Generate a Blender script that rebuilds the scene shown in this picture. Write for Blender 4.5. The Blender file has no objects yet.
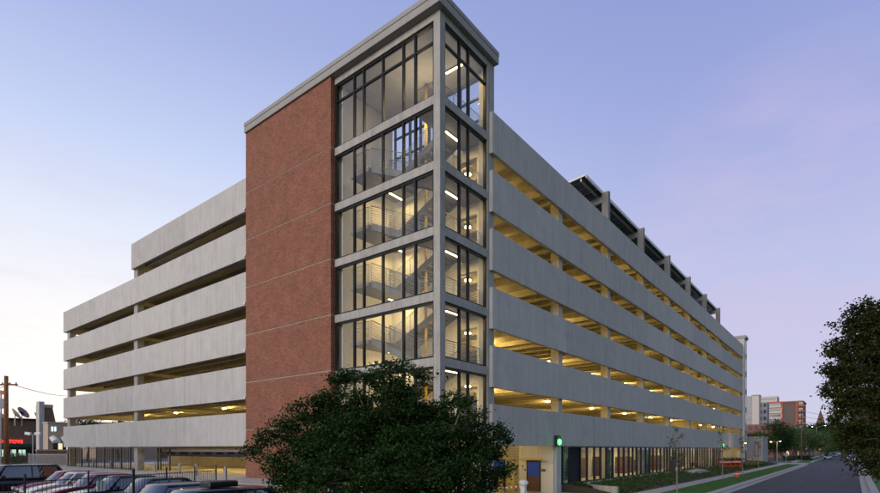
import bpy, math, random
from mathutils import Vector, Matrix
R = random.Random(7)
rad = math.radians
H = 3.2                      # camera height above the street
S = bpy.context.scene
COL = S.collection
CT, ST = .6209, .7839        # street axis in the camera's frame

def P(px, d):
    """plan point seen in photo column px at depth d"""
    X = (px - 440) * d / 522.7
    return (CT * X + ST * (d - 26.02), -ST * X + CT * (d - 26.02))
def Zp(py, d):
    return H + (448.8 - py) * d / 522.7

# ------------------------------------------------------------------ helpers
class MB:
    def __init__(s): s.v = []; s.f = []; s.m = []; s.mi = 0
    def quad(s, *p):
        n = len(s.v); s.v += [tuple(q) for q in p]; s.f.append(tuple(range(n, n + len(p)))); s.m.append(s.mi)
    def box(s, x0, x1, y0, y1, z0, z1):
        n = len(s.v)
        s.v += [(x, y, z) for z in (z0, z1) for x, y in ((x0, y0), (x1, y0), (x1, y1), (x0, y1))]
        for q in ((0, 3, 2, 1), (4, 5, 6, 7), (0, 1, 5, 4), (1, 2, 6, 5), (2, 3, 7, 6), (3, 0, 4, 7)):
            s.f.append(tuple(n + i for i in q)); s.m.append(s.mi)
        return s
    def tube(s, a, b, r0, r1=None, n=8, caps=True):
        r1 = r0 if r1 is None else r1
        a = Vector(a); b = Vector(b); d = (b - a)
        if d.length < 1e-6: return s
        d.normalize(); u = d.cross(Vector((0, 0, 1)))
        if u.length < 1e-3: u = Vector((1, 0, 0))
        u.normalize(); w = d.cross(u); k = len(s.v)
        for c, r in ((a, r0), (b, r1)):
            for i in range(n):
                t = 2 * math.pi * i / n
                s.v.append(tuple(c + u * (math.cos(t) * r) + w * (math.sin(t) * r)))
        for i in range(n):
            j = (i + 1) % n; s.f.append((k + i, k + j, k + n + j, k + n + i)); s.m.append(s.mi)
        if caps:
            s.f.append(tuple(k + i for i in reversed(range(n)))); s.m.append(s.mi)
            s.f.append(tuple(k + n + i for i in range(n))); s.m.append(s.mi)
        return s
    def bar(s, a, b, w, h):
        """rectangular bar between two points, w across, h vertical-ish"""
        a = Vector(a); b = Vector(b); d = (b - a).normalized(); u = d.cross(Vector((0, 0, 1)))
        if u.length < 1e-3: u = Vector((1, 0, 0))
        u.normalize(); q = u.cross(d); k = len(s.v)
        for c in (a, b):
            for i, j in ((-1, -1), (1, -1), (1, 1), (-1, 1)):
                s.v.append(tuple(c + u * (i * w / 2) + q * (j * h / 2)))
        for f in ((0, 1, 2, 3), (7, 6, 5, 4), (0, 4, 5, 1), (1, 5, 6, 2), (2, 6, 7, 3), (3, 7, 4, 0)):
            s.f.append(tuple(k + i for i in f)); s.m.append(s.mi)
        return s
    def lathe(s, c, prof, n=16):
        k = len(s.v); c = Vector(c)
        for r, z in prof:
            for i in range(n):
                t = 2 * math.pi * i / n; s.v.append((c.x + r * math.cos(t), c.y + r * math.sin(t), c.z + z))
        for a in range(len(prof) - 1):
            for i in range(n):
                j = (i + 1) % n; s.f.append((k + a * n + i, k + a * n + j, k + (a + 1) * n + j, k + (a + 1) * n + i)); s.m.append(s.mi)
        s.f.append(tuple(k + i for i in reversed(range(n)))); s.m.append(s.mi)
        e = k + (len(prof) - 1) * n; s.f.append(tuple(e + i for i in range(n))); s.m.append(s.mi)
        return s
    def prism(s, poly, z0, z1):
        k = len(s.v); n = len(poly)
        s.v += [(x, y, z0) for x, y in poly] + [(x, y, z1) for x, y in poly]
        s.f.append(tuple(k + i for i in reversed(range(n)))); s.f.append(tuple(k + n + i for i in range(n))); s.m += [s.mi, s.mi]
        for i in range(n):
            j = (i + 1) % n; s.f.append((k + i, k + j, k + n + j, k + n + i)); s.m.append(s.mi)
        return s
    def build(s, name, mats, parent=None, bevel=0, smooth=False, seg=1):
        me = bpy.data.meshes.new(name); me.from_pydata(s.v, [], s.f)
        if not isinstance(mats, (list, tuple)): mats = [mats]
        for m in mats: me.materials.append(m)
        if len(mats) > 1: me.polygons.foreach_set('material_index', s.m)
        if smooth: me.polygons.foreach_set('use_smooth', [True] * len(me.polygons))
        me.update()
        o = bpy.data.objects.new(name, me); COL.objects.link(o)
        if parent: o.parent = parent
        if bevel:
            b = o.modifiers.new('b', 'BEVEL'); b.width = bevel; b.segments = seg; b.limit_method = 'ANGLE'
        return o
def tag(o, label=None, cat=None, group=None, kind=None):
    if label: o['label'] = label
    if cat: o['category'] = cat
    if group: o['group'] = group
    if kind: o['kind'] = kind
    return o
def empty(name, loc=(0, 0, 0), rz=0, **k):
    o = bpy.data.objects.new(name, None); COL.objects.link(o); o.location = loc; o.rotation_euler = (0, 0, rz)
    return tag(o, **k)
def copy_tree(o, parent=None):
    c = o.copy(); COL.objects.link(c); c.parent = parent
    for ch in KIDS.get(o.name, []) if False else [x for x in list(COL.objects) if x.parent == o]: copy_tree(ch, c)
    return c

# ------------------------------------------------------------------ materials
def new_mat(name):
    m = bpy.data.materials.new(name); m.use_nodes = True
    return m, m.node_tree, m.node_tree.nodes['Principled BSDF']
def N(nt, t, **k):
    n = nt.nodes.new(t)
    for a, b in k.items():
        if a.startswith('i_'):
            n.inputs[a[2:].replace('_', ' ')].default_value = b
        else: setattr(n, a, b)
    return n
def ramp(nt, src, stops):
    r = nt.nodes.new('ShaderNodeValToRGB'); e = r.color_ramp.elements
    while len(e) > 1: e.remove(e[-1])
    for i, (p, c) in enumerate(stops):
        q = e[0] if i == 0 else e.new(p)
        q.position = p; q.color = tuple(c) + (1,) if len(c) == 3 else c
    nt.links.new(src, r.inputs[0]); return r.outputs[0]
def simple(name, col, rough=.6, metal=0, var=.12, scale=3.0, bump=0, spec=None):
    m, nt, b = new_mat(name); L = nt.links
    tc = N(nt, 'ShaderNodeTexCoord'); no = N(nt, 'ShaderNodeTexNoise', i_Scale=scale, i_Detail=6.0, i_Roughness=.6)
    L.new(tc.outputs['Object'], no.inputs['Vector'])
    c0 = [c * (1 - var) for c in col]; c1 = [min(1, c * (1 + var)) for c in col]
    L.new(ramp(nt, no.outputs[0], [(.3, c0), (.7, c1)]), b.inputs['Base Color'])
    b.inputs['Roughness'].default_value = rough; b.inputs['Metallic'].default_value = metal
    if spec is not None: b.inputs['Specular IOR Level'].default_value = spec
    if bump:
        bp = N(nt, 'ShaderNodeBump', i_Strength=bump, i_Distance=.02); L.new(no.outputs[0], bp.inputs['Height']); L.new(bp.outputs[0], b.inputs['Normal'])
    return m
def emit(name, col, st):
    m, nt, b = new_mat(name); b.inputs['Base Color'].default_value = (*col, 1)
    b.inputs['Emission Color'].default_value = (*col, 1); b.inputs['Emission Strength'].default_value = st
    return m
def glass(name, tint=(.93, .95, .95), refl=1.0, rough=0.0):
    m, nt, b = new_mat(name); nt.nodes.remove(b); L = nt.links
    tr = N(nt, 'ShaderNodeBsdfTransparent'); tr.inputs[0].default_value = (*tint, 1)
    gl = N(nt, 'ShaderNodeBsdfGlossy'); gl.inputs['Roughness'].default_value = rough; gl.inputs[0].default_value = (refl, refl, refl, 1)
    fr = N(nt, 'ShaderNodeLayerWeight', i_Blend=.5)       # facing term: works from both sides of a single pane
    pw = N(nt, 'ShaderNodeMath', operation='POWER'); L.new(fr.outputs['Facing'], pw.inputs[0]); pw.inputs[1].default_value = 4.0
    mp = N(nt, 'ShaderNodeMath', operation='MULTIPLY_ADD'); mp.inputs[1].default_value = .85; mp.inputs[2].default_value = .055; mp.use_clamp = True
    mx = N(nt, 'ShaderNodeMixShader'); L.new(pw.outputs[0], mp.inputs[0]); L.new(mp.outputs[0], mx.inputs[0])
    L.new(tr.outputs[0], mx.inputs[1]); L.new(gl.outputs[0], mx.inputs[2]); L.new(mx.outputs[0], nt.nodes['Material Output'].inputs[0])
    return m
def concrete(name, col, score=0.0, streak=.25, bump=.25, warm=0.0):
    """cast concrete: mottling, vertical run-down streaks, optional scored vertical lines every `score` metres"""
    m, nt, b = new_mat(name); L = nt.links
    g = N(nt, 'ShaderNodeNewGeometry')
    mp = N(nt, 'ShaderNodeMapping'); mp.inputs['Scale'].default_value = (2.2, 2.2, .22); L.new(g.outputs['Position'], mp.inputs[0])
    n1 = N(nt, 'ShaderNodeTexNoise', i_Scale=1.3, i_Detail=5.0, i_Roughness=.65); L.new(mp.outputs[0], n1.inputs['Vector'])
    n2 = N(nt, 'ShaderNodeTexNoise', i_Scale=.9, i_Detail=7.0, i_Roughness=.7); L.new(g.outputs['Position'], n2.inputs['Vector'])
    n3 = N(nt, 'ShaderNodeTexNoise', i_Scale=38.0, i_Detail=3.0); L.new(g.outputs['Position'], n3.inputs['Vector'])
    mpb = N(nt, 'ShaderNodeMapping'); mpb.inputs['Scale'].default_value = (14, 14, .5); L.new(g.outputs['Position'], mpb.inputs[0])
    n4 = N(nt, 'ShaderNodeTexNoise', i_Scale=1.0, i_Detail=3.0, i_Roughness=.6); L.new(mpb.outputs[0], n4.inputs['Vector'])
    a = N(nt, 'ShaderNodeMath', operation='ADD'); L.new(n1.outputs[0], a.inputs[0]); L.new(n2.outputs[0], a.inputs[1])
    a1 = N(nt, 'ShaderNodeMath', operation='MULTIPLY_ADD'); L.new(n3.outputs[0], a1.inputs[0]); a1.inputs[1].default_value = .25; L.new(a.outputs[0], a1.inputs[2])
    a2 = N(nt, 'ShaderNodeMath', operation='MULTIPLY_ADD'); L.new(n4.outputs[0], a2.inputs[0]); a2.inputs[1].default_value = .5; L.new(a1.outputs[0], a2.inputs[2])
    mr = N(nt, 'ShaderNodeMapRange'); mr.inputs[1].default_value = .98; mr.inputs[2].default_value = 1.52; L.new(a2.outputs[0], mr.inputs[0])
    c0 = [c * (1 - streak) for c in col]; c1 = [min(1, c * (1 + streak)) for c in col]
    out = ramp(nt, mr.outputs[0], [(0, c0), (.5, col), (1, c1)])
    if score:
        sp = N(nt, 'ShaderNodeSeparateXYZ'); L.new(g.outputs['Position'], sp.inputs[0])
        ad = N(nt, 'ShaderNodeMath', operation='ADD'); L.new(sp.outputs[0], ad.inputs[0]); L.new(sp.outputs[1], ad.inputs[1])
        sh = N(nt, 'ShaderNodeMath', operation='ADD'); L.new(ad.outputs[0], sh.inputs[0]); sh.inputs[1].default_value = 100.15
        mo = N(nt, 'ShaderNodeMath', operation='MODULO'); L.new(sh.outputs[0], mo.inputs[0]); mo.inputs[1].default_value = score
        lt = N(nt, 'ShaderNodeMath', operation='LESS_THAN'); L.new(mo.outputs[0], lt.inputs[0]); lt.inputs[1].default_value = .03
        ml = N(nt, 'ShaderNodeMath', operation='MULTIPLY'); L.new(lt.outputs[0], ml.inputs[0]); ml.inputs[1].default_value = .38
        mx = N(nt, 'ShaderNodeMix', data_type='RGBA'); L.new(ml.outputs[0], mx.inputs[0]); L.new(out, mx.inputs[6]); mx.inputs[7].default_value = (.08, .08, .08, 1)
        out = mx.outputs[2]
    oi = N(nt, 'ShaderNodeObjectInfo'); om = N(nt, 'ShaderNodeMapRange'); om.inputs[3].default_value = .93; om.inputs[4].default_value = 1.06; L.new(oi.outputs['Random'], om.inputs[0])
    ov = N(nt, 'ShaderNodeVectorMath', operation='SCALE'); L.new(out, ov.inputs[0]); L.new(om.outputs[0], ov.inputs['Scale']); out = ov.outputs[0]
    L.new(out, b.inputs['Base Color']); b.inputs['Roughness'].default_value = .8
    b.inputs['Specular IOR Level'].default_value = .3
    bp = N(nt, 'ShaderNodeBump', i_Strength=bump, i_Distance=.01); L.new(n3.outputs[0], bp.inputs['Height']); L.new(bp.outputs[0], b.inputs['Normal'])
    return m
def brick(name, c1, c2, mortar, bw=.21, bh=.075, axis='yz', big=.5):
    m, nt, b = new_mat(name); L = nt.links
    g = N(nt, 'ShaderNodeNewGeometry'); sp = N(nt, 'ShaderNodeSeparateXYZ'); L.new(g.outputs['Position'], sp.inputs[0])
    ad = N(nt, 'ShaderNodeMath', operation='ADD'); L.new(sp.outputs[0], ad.inputs[0]); L.new(sp.outputs[1], ad.inputs[1])
    cb = N(nt, 'ShaderNodeCombineXYZ'); L.new(ad.outputs[0], cb.inputs[0]); L.new(sp.outputs[2], cb.inputs[1])
    t = N(nt, 'ShaderNodeTexBrick'); L.new(cb.outputs[0], t.inputs['Vector'])
    t.inputs['Scale'].default_value = 1; t.inputs['Brick Width'].default_value = bw; t.inputs['Row Height'].default_value = bh
    t.inputs['Mortar Size'].default_value = .008 if bh < .1 else .012; t.inputs['Color1'].default_value = (*c1, 1); t.inputs['Color2'].default_value = (*c2, 1); t.inputs['Mortar'].default_value = (*mortar, 1)
    no = N(nt, 'ShaderNodeTexNoise', i_Scale=big, i_Detail=8.0, i_Roughness=.7); L.new(g.outputs['Position'], no.inputs['Vector'])
    v = N(nt, 'ShaderNodeMapRange'); v.inputs[1].default_value = .3; v.inputs[2].default_value = .7; v.inputs[3].default_value = .85; v.inputs[4].default_value = 1.18; L.new(no.outputs[0], v.inputs[0])
    vm = N(nt, 'ShaderNodeVectorMath', operation='SCALE'); L.new(t.outputs[0], vm.inputs[0]); L.new(v.outputs[0], vm.inputs['Scale'])
    L.new(vm.outputs[0], b.inputs['Base Color']); b.inputs['Roughness'].default_value = .85; b.inputs['Specular IOR Level'].default_value = .25
    bp = N(nt, 'ShaderNodeBump', i_Strength=.5, i_Distance=.008); L.new(t.outputs['Fac'], bp.inputs['Height']); bp.invert = True; L.new(bp.outputs[0], b.inputs['Normal'])
    return m
def leafm(name, col, var=.5, trans=.3):
    m, nt, b = new_mat(name); L = nt.links
    g = N(nt, 'ShaderNodeNewGeometry')
    no = N(nt, 'ShaderNodeTexNoise', i_Scale=1.5, i_Detail=3.0); L.new(g.outputs['Position'], no.inputs['Vector'])
    ad = N(nt, 'ShaderNodeMath', operation='MULTIPLY_ADD'); L.new(g.outputs['Random Per Island'], ad.inputs[0]); ad.inputs[1].default_value = .5; L.new(no.outputs[0], ad.inputs[2])
    mr = N(nt, 'ShaderNodeMapRange'); mr.inputs[1].default_value = .4; mr.inputs[2].default_value = 1.1; L.new(ad.outputs[0], mr.inputs[0])
    o = ramp(nt, mr.outputs[0], [(0, [c * (1 - var) for c in col]), (.6, col), (1, [col[0] * (1.3 + var), col[1] * (1.15 + var), col[2] * (1 + var * .5)])])
    L.new(o, b.inputs['Base Color']); b.inputs['Roughness'].default_value = .55; b.inputs['Specular IOR Level'].default_value = .12
    tl = N(nt, 'ShaderNodeBsdfTranslucent'); L.new(o, tl.inputs[0])
    mx = N(nt, 'ShaderNodeMixShader'); mx.inputs[0].default_value = trans
    L.new(b.outputs[0], mx.inputs[1]); L.new(tl.outputs[0], mx.inputs[2]); L.new(mx.outputs[0], nt.nodes['Material Output'].inputs[0])
    return m

M = {}
M['panel'] = concrete('precast_concrete', (.445, .44, .425), score=2.333, streak=.13)
M['frame'] = concrete('cast_concrete_frame', (.31, .305, .29), streak=.24)
M['inner'] = concrete('garage_concrete', (.42, .40, .35), streak=.2)
M['stairconc'] = concrete('stair_concrete', (.20, .19, .17), streak=.2, bump=.05)
M['stairwall'] = concrete('stair_plaster', (.58, .55, .48), streak=.1, bump=.05)
M['servicewall'] = concrete('service_concrete', (.27, .27, .27), streak=.15)
M['steeldark'] = concrete('canopy_column_concrete', (.22, .22, .215), streak=.15)
M['cream'] = concrete('painted_plaster', (.62, .58, .50), streak=.06, bump=.05)
M['brick'] = brick('red_brick', (.29, .105, .062), (.17, .064, .042), (.27, .17, .125), big=1.1)
M['block'] = brick('tan_block', (.46, .40, .28), (.40, .35, .25), (.24, .21, .16), bw=.40, bh=.20)
M['brownbrick'] = brick('brown_brick', (.24, .15, .11), (.17, .11, .085), (.2, .15, .12), bw=.4, bh=.15)
M['redbrick'] = brick('far_red_brick', (.26, .10, .075), (.22, .085, .065), (.3, .2, .17), bw=.6, bh=.2)
M['dark'] = simple('dark_bronze_metal', (.022, .023, .025), .4, .6, spec=.4)
M['black'] = simple('black_paint', (.015, .016, .018), .45)
M['steel'] = simple('galvanised_steel', (.34, .35, .36), .5, .5)
M['roofmetal'] = concrete('roof_fascia_metal', (.30, .295, .285), streak=.08, bump=.02)
M['glass'] = glass('clear_glass')
M['tealglass'] = glass('teal_glass', (.35, .55, .6))
M['darkglass'] = simple('dark_window_glass', (.02, .025, .032), .06, 0, spec=.8)
M['tube'] = emit('lit_tube', (1, .78, .42), 9)
M['lamp'] = emit('lit_lamp', (1, .80, .40), 22)
M['yellow'] = simple('yellow_paint', (.65, .42, .05), .5)
M['white'] = simple('white_paint', (.72, .71, .68), .5)
M['red'] = simple('red_paint', (.5, .03, .02), .45)
M['orange'] = simple('orange_plastic', (.60, .08, .03), .6)
M['blue'] = simple('blue_door_paint', (.02, .07, .50), .4)
M['brown'] = simple('brown_door_paint', (.13, .055, .03), .5)
M['green'] = emit('green_signal', (.02, 1, .035), 20)
def asphalt(name, col):
    m, nt, b = new_mat(name); L = nt.links
    g = N(nt, 'ShaderNodeNewGeometry'); mp = N(nt, 'ShaderNodeMapping'); mp.inputs['Scale'].default_value = (.05, .9, 1); L.new(g.outputs['Position'], mp.inputs[0])
    n1 = N(nt, 'ShaderNodeTexNoise', i_Scale=1.2, i_Detail=5.0, i_Roughness=.6); L.new(mp.outputs[0], n1.inputs['Vector'])
    n2 = N(nt, 'ShaderNodeTexNoise', i_Scale=30.0, i_Detail=3.0); L.new(g.outputs['Position'], n2.inputs['Vector'])
    v = N(nt, 'ShaderNodeTexVoronoi', feature='DISTANCE_TO_EDGE'); v.inputs['Scale'].default_value = .16
    nw = N(nt, 'ShaderNodeTexNoise', i_Scale=.8, i_Detail=4.0); L.new(g.outputs['Position'], nw.inputs['Vector'])
    va = N(nt, 'ShaderNodeVectorMath', operation='MULTIPLY_ADD'); L.new(nw.outputs['Color'], va.inputs[0]); va.inputs[1].default_value = (2.5, 2.5, 0); L.new(g.outputs['Position'], va.inputs[2]); L.new(va.outputs[0], v.inputs['Vector'])
    cr = ramp(nt, v.outputs['Distance'], [(0, (.45, .45, .45)), (.006, (.5, .5, .5)), (.012, (1, 1, 1))])
    a = N(nt, 'ShaderNodeMath', operation='MULTIPLY_ADD'); L.new(n2.outputs[0], a.inputs[0]); a.inputs[1].default_value = .35; L.new(n1.outputs[0], a.inputs[2])
    o = ramp(nt, a.outputs[0], [(.45, [c * .72 for c in col]), (.9, [c * 1.4 for c in col])])
    mu = N(nt, 'ShaderNodeVectorMath', operation='MULTIPLY'); L.new(o, mu.inputs[0]); L.new(cr, mu.inputs[1]); L.new(mu.outputs[0], b.inputs['Base Color'])
    b.inputs['Roughness'].default_value = .78
    bp = N(nt, 'ShaderNodeBump', i_Strength=.3, i_Distance=.01); L.new(n2.outputs[0], bp.inputs['Height']); L.new(bp.outputs[0], b.inputs['Normal'])
    return m
M['asphalt'] = asphalt('asphalt', (.036, .038, .043))
M['oldasphalt'] = simple('worn_asphalt', (.10, .10, .10), .85, var=.2, scale=.5, bump=.3)
M['walk'] = concrete('sidewalk_concrete', (.36, .34, .31), streak=.18)
M['grass'] = simple('lawn', (.04, .12, .02), .9, var=.35, scale=5, bump=.6)
M['mulch'] = simple('mulch_bed', (.06, .04, .025), .95, var=.5, scale=6, bump=.8)
M['soil'] = simple('ground', (.09, .085, .07), .95, var=.3, scale=.3)
M['leaf_dark'] = leafm('dark_leaves', (.020, .050, .011), .55, .2)
M['leaf_browngreen'] = leafm('maple_leaves', (.036, .048, .014), .55)  # dark brown-green leaf colour
M['leaf_mid'] = leafm('mid_leaves', (.05, .11, .03), .5)
M['leaf_pale'] = leafm('pale_leaves', (.10, .15, .06), .4)
M['bark'] = simple('bark', (.10, .075, .055), .9, var=.4, scale=12, bump=.8)
M['palebark'] = simple('young_bark', (.22, .19, .15), .9, var=.3, scale=12)
M['wood'] = simple('pole_wood', (.24, .11, .05), .9, var=.3, scale=5)
M['tyre'] = simple('tyre_rubber', (.02, .02, .02), .8)
M['rim'] = simple('alloy_rim', (.45, .45, .46), .3, .8)
M['plate'] = simple('car_trim', (.03, .03, .03), .5)
M['head'] = simple('headlight_lens', (.6, .6, .6), .1, spec=.8)
M['tail'] = simple('taillight_lens', (.4, .01, .01), .2, spec=.8)
M['autoglass'] = simple('car_glass', (.015, .018, .022), .03, spec=.9); M['autoglass'].node_tree.nodes['Principled BSDF'].inputs['IOR'].default_value = 2.1

def paint(name, col, metal=.3):
    m, nt, b = new_mat(name); b.inputs['Base Color'].default_value = (*col, 1)
    b.inputs['Metallic'].default_value = metal; b.inputs['Roughness'].default_value = .32
    b.inputs['Coat Weight'].default_value = .8; b.inputs['Coat Roughness'].default_value = .05
    return m

# ------------------------------------------------------------------ camera
cam = bpy.data.cameras.new('camera'); co = bpy.data.objects.new('camera', cam); COL.objects.link(co); S.camera = co
co.location = (-20.397, -16.156, H); co.rotation_euler = (rad(90), 0, -math.atan2(ST, CT))
cam.sensor_width = 36; cam.lens = 36 * 522.7 / 880; cam.shift_y = .2299; cam.clip_end = 5000; cam.clip_start = .2

# ------------------------------------------------------------------ world + sun
W = bpy.data.worlds.new('World'); S.world = W; W.use_nodes = True; nt = W.node_tree; L = nt.links
bg = nt.nodes['Background']
SUN_AZ = (-1.0, .02)     # plan direction towards the afterglow
SUN_EL = 4.0
def lin(r, g, b): return [((c / 255 + .055) / 1.055) ** 2.4 if c > 10 else c / 255 / 12.92 for c in (r, g, b)]
tc = N(nt, 'ShaderNodeTexCoord'); sp = N(nt, 'ShaderNodeSeparateXYZ'); L.new(tc.outputs['Generated'], sp.inputs[0])
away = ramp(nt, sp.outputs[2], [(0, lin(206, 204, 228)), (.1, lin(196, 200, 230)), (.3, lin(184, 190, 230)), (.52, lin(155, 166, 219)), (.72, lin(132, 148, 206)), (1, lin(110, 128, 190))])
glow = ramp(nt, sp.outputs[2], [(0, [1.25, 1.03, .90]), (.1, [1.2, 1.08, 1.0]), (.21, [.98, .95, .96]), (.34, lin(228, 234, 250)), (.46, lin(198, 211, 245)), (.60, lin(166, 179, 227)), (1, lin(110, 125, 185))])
dusk = ramp(nt, sp.outputs[2], [(0, lin(176, 186, 194)), (.15, lin(162, 176, 192)), (.5, lin(132, 152, 180)), (1, lin(108, 130, 180))])
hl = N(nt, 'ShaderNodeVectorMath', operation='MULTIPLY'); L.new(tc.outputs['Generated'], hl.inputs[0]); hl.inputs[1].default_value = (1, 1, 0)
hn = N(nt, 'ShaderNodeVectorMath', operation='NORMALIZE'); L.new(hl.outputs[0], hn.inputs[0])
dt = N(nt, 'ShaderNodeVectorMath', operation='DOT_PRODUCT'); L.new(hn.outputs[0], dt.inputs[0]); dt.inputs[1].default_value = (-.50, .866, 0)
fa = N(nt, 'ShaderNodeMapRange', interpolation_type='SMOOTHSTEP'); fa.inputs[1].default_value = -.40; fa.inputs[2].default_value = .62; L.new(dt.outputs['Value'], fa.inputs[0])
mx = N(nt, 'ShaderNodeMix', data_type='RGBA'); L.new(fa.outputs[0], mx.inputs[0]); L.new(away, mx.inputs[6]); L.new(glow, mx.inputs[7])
de = N(nt, 'ShaderNodeMapRange', interpolation_type='SMOOTHSTEP'); de.inputs[1].default_value = -.12; de.inputs[2].default_value = -.75
sh_ = N(nt, 'ShaderNodeSeparateXYZ'); L.new(hn.outputs[0], sh_.inputs[0]); L.new(sh_.outputs[1], de.inputs[0])
mxd = N(nt, 'ShaderNodeMix', data_type='RGBA'); L.new(de.outputs[0], mxd.inputs[0]); L.new(mx.outputs[2], mxd.inputs[6]); L.new(dusk, mxd.inputs[7]); mx = mxd
# thin pink cloud streaks
mp = N(nt, 'ShaderNodeMapping'); mp.inputs['Scale'].default_value = (1.6, 1.6, 7); mp.inputs['Location'].default_value = (3.1, 1.7, .4); L.new(tc.outputs['Generated'], mp.inputs[0])
cn = N(nt, 'ShaderNodeTexNoise', i_Scale=1.3, i_Detail=6.0, i_Roughness=.55); L.new(mp.outputs[0], cn.inputs['Vector'])
cr = ramp(nt, cn.outputs[0], [(.5, (0, 0, 0)), (.75, (.75, .75, .75))])
ce = ramp(nt, sp.outputs[2], [(0, (.3, .3, .3)), (.2, (.8, .8, .8)), (.38, (.5, .5, .5)), (.55, (0, 0, 0))])
cm = N(nt, 'ShaderNodeMath', operation='MULTIPLY'); L.new(cr, cm.inputs[0]); L.new(ce, cm.inputs[1])
# one pink bank low in the sky along the street
pd = N(nt, 'ShaderNodeVectorMath', operation='DOT_PRODUCT'); L.new(tc.outputs['Generated'], pd.inputs[0]); pd.inputs[1].default_value = Vector((.94, .07, .30)).normalized()
pf = N(nt, 'ShaderNodeMapRange', interpolation_type='SMOOTHSTEP'); pf.inputs[1].default_value = .955; pf.inputs[2].default_value = 1.0; pf.inputs[4].default_value = .5; L.new(pd.outputs['Value'], pf.inputs[0])
mp3 = N(nt, 'ShaderNodeMapping'); mp3.inputs['Scale'].default_value = (2.2, 2.2, 6.5); mp3.inputs['Location'].default_value = (.6, .2, 2.4); L.new(tc.outputs['Generated'], mp3.inputs[0])
pn = N(nt, 'ShaderNodeTexNoise', i_Scale=1.6, i_Detail=7.0, i_Roughness=.6); L.new(mp3.outputs[0], pn.inputs['Vector'])
pr = ramp(nt, pn.outputs[0], [(.4, (.15, .15, .15)), (.62, (1, 1, 1))])
pm = N(nt, 'ShaderNodeMath', operation='MULTIPLY'); L.new(pf.outputs[0], pm.inputs[0]); L.new(pr, pm.inputs[1])
cm2 = N(nt, 'ShaderNodeMath', operation='MAXIMUM'); L.new(cm.outputs[0], cm2.inputs[0]); L.new(pm.outputs[0], cm2.inputs[1]); cm = cm2
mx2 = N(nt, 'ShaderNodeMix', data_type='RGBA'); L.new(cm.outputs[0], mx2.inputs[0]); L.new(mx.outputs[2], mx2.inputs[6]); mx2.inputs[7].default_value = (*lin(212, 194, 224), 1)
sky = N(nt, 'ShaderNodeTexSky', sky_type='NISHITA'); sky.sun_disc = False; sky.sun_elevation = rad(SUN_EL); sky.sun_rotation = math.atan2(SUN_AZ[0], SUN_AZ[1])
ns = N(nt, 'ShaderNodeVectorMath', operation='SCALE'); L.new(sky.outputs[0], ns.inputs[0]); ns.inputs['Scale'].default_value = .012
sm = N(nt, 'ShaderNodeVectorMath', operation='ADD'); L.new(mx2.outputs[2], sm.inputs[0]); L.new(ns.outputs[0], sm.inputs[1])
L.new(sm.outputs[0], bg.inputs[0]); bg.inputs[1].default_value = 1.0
sl = bpy.data.lights.new('sun', 'SUN'); sl.energy = 2.0; sl.angle = rad(38); sl.color = (1, .89, .76)
so = bpy.data.objects.new('sun', sl); COL.objects.link(so)
so.rotation_euler = Vector((SUN_AZ[0], SUN_AZ[1], math.tan(rad(14)))).to_track_quat('Z', 'Y').to_euler()

LIGHTS = []
def point(x, y, z, w, col=(1, .64, .15), r=.08):
    l = bpy.data.lights.new('lamp_or_fill_light', 'POINT'); l.energy = w; l.color = col; l.shadow_soft_size = r
    o = bpy.data.objects.new('lamp_or_fill_light', l); COL.objects.link(o); o.location = (x, y, z); return o
def area(x, y, z, w, sx, sy, col=(1, .71, .28)):
    l = bpy.data.lights.new('fixture_light', 'AREA'); l.shape = 'RECTANGLE'; l.size = sx; l.size_y = sy; l.energy = w; l.color = col
    o = bpy.data.objects.new('fixture_light', l); COL.objects.link(o); o.location = (x, y, z); return o

# ------------------------------------------------------------------ ground
def sheet(name, x0, x1, y0, y1, z, mat, th=.3):
    return tag(MB().box(x0, x1, y0, y1, z - th, z).build(name, mat), kind='structure')
tag(MB().box(-1500, 1500, -1500, 1500, -.6, -.05).build('ground', M['soil']), kind='structure')
RY0, RY1 = -17.06, -8.66
sheet('road', -200, 900, RY0, RY1, 0, M['asphalt'])
sheet('gutter', 12, 106, RY1 - .45, RY1, .006, M['walk'])
sheet('gutter', -20, 106, RY0, RY0 + .45, .006, M['walk'])
sheet('cross_street', 118, 127.5, RY1, 200, .004, M['oldasphalt'])
sheet('cross_street', 118, 127.5, -200, RY0, .004, M['oldasphalt'])
for a, b in ((12, 106), (130.5, 600)):
    sheet('kerb', a, b, RY1, RY1 + .55, .13, M['walk'])
    sheet('lawn', a + .5, b, RY1 + .55, -5.6, .12, M['grass'])
    sheet('sidewalk', a, b, -5.6, -4.3, .15, M['walk'])
    sheet('kerb', a - 40 if a == 12 else a, b, RY0 - .5, RY0, .13, M['walk'])
    sheet('lawn', a - 40 if a == 12 else a, b, RY0 - 3.2, RY0 - .5, .11, M['grass'])
    sheet('sidewalk', a - 40 if a == 12 else a, b, RY0 - 5.2, RY0 - 3.2, .15, M['walk'])
sheet('lawn', -60, 600, -70, RY0 - 5.2, .08, M['grass'])
sheet('driveway', 106, 118, RY1, -1, .05, M['walk'])
sheet('entrance_apron', -8, 13.6, -5.6, 12, .15, M['walk'], .3)
sheet('lawn', -40, -8, RY1, 1.5, .12, M['grass'])
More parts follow.
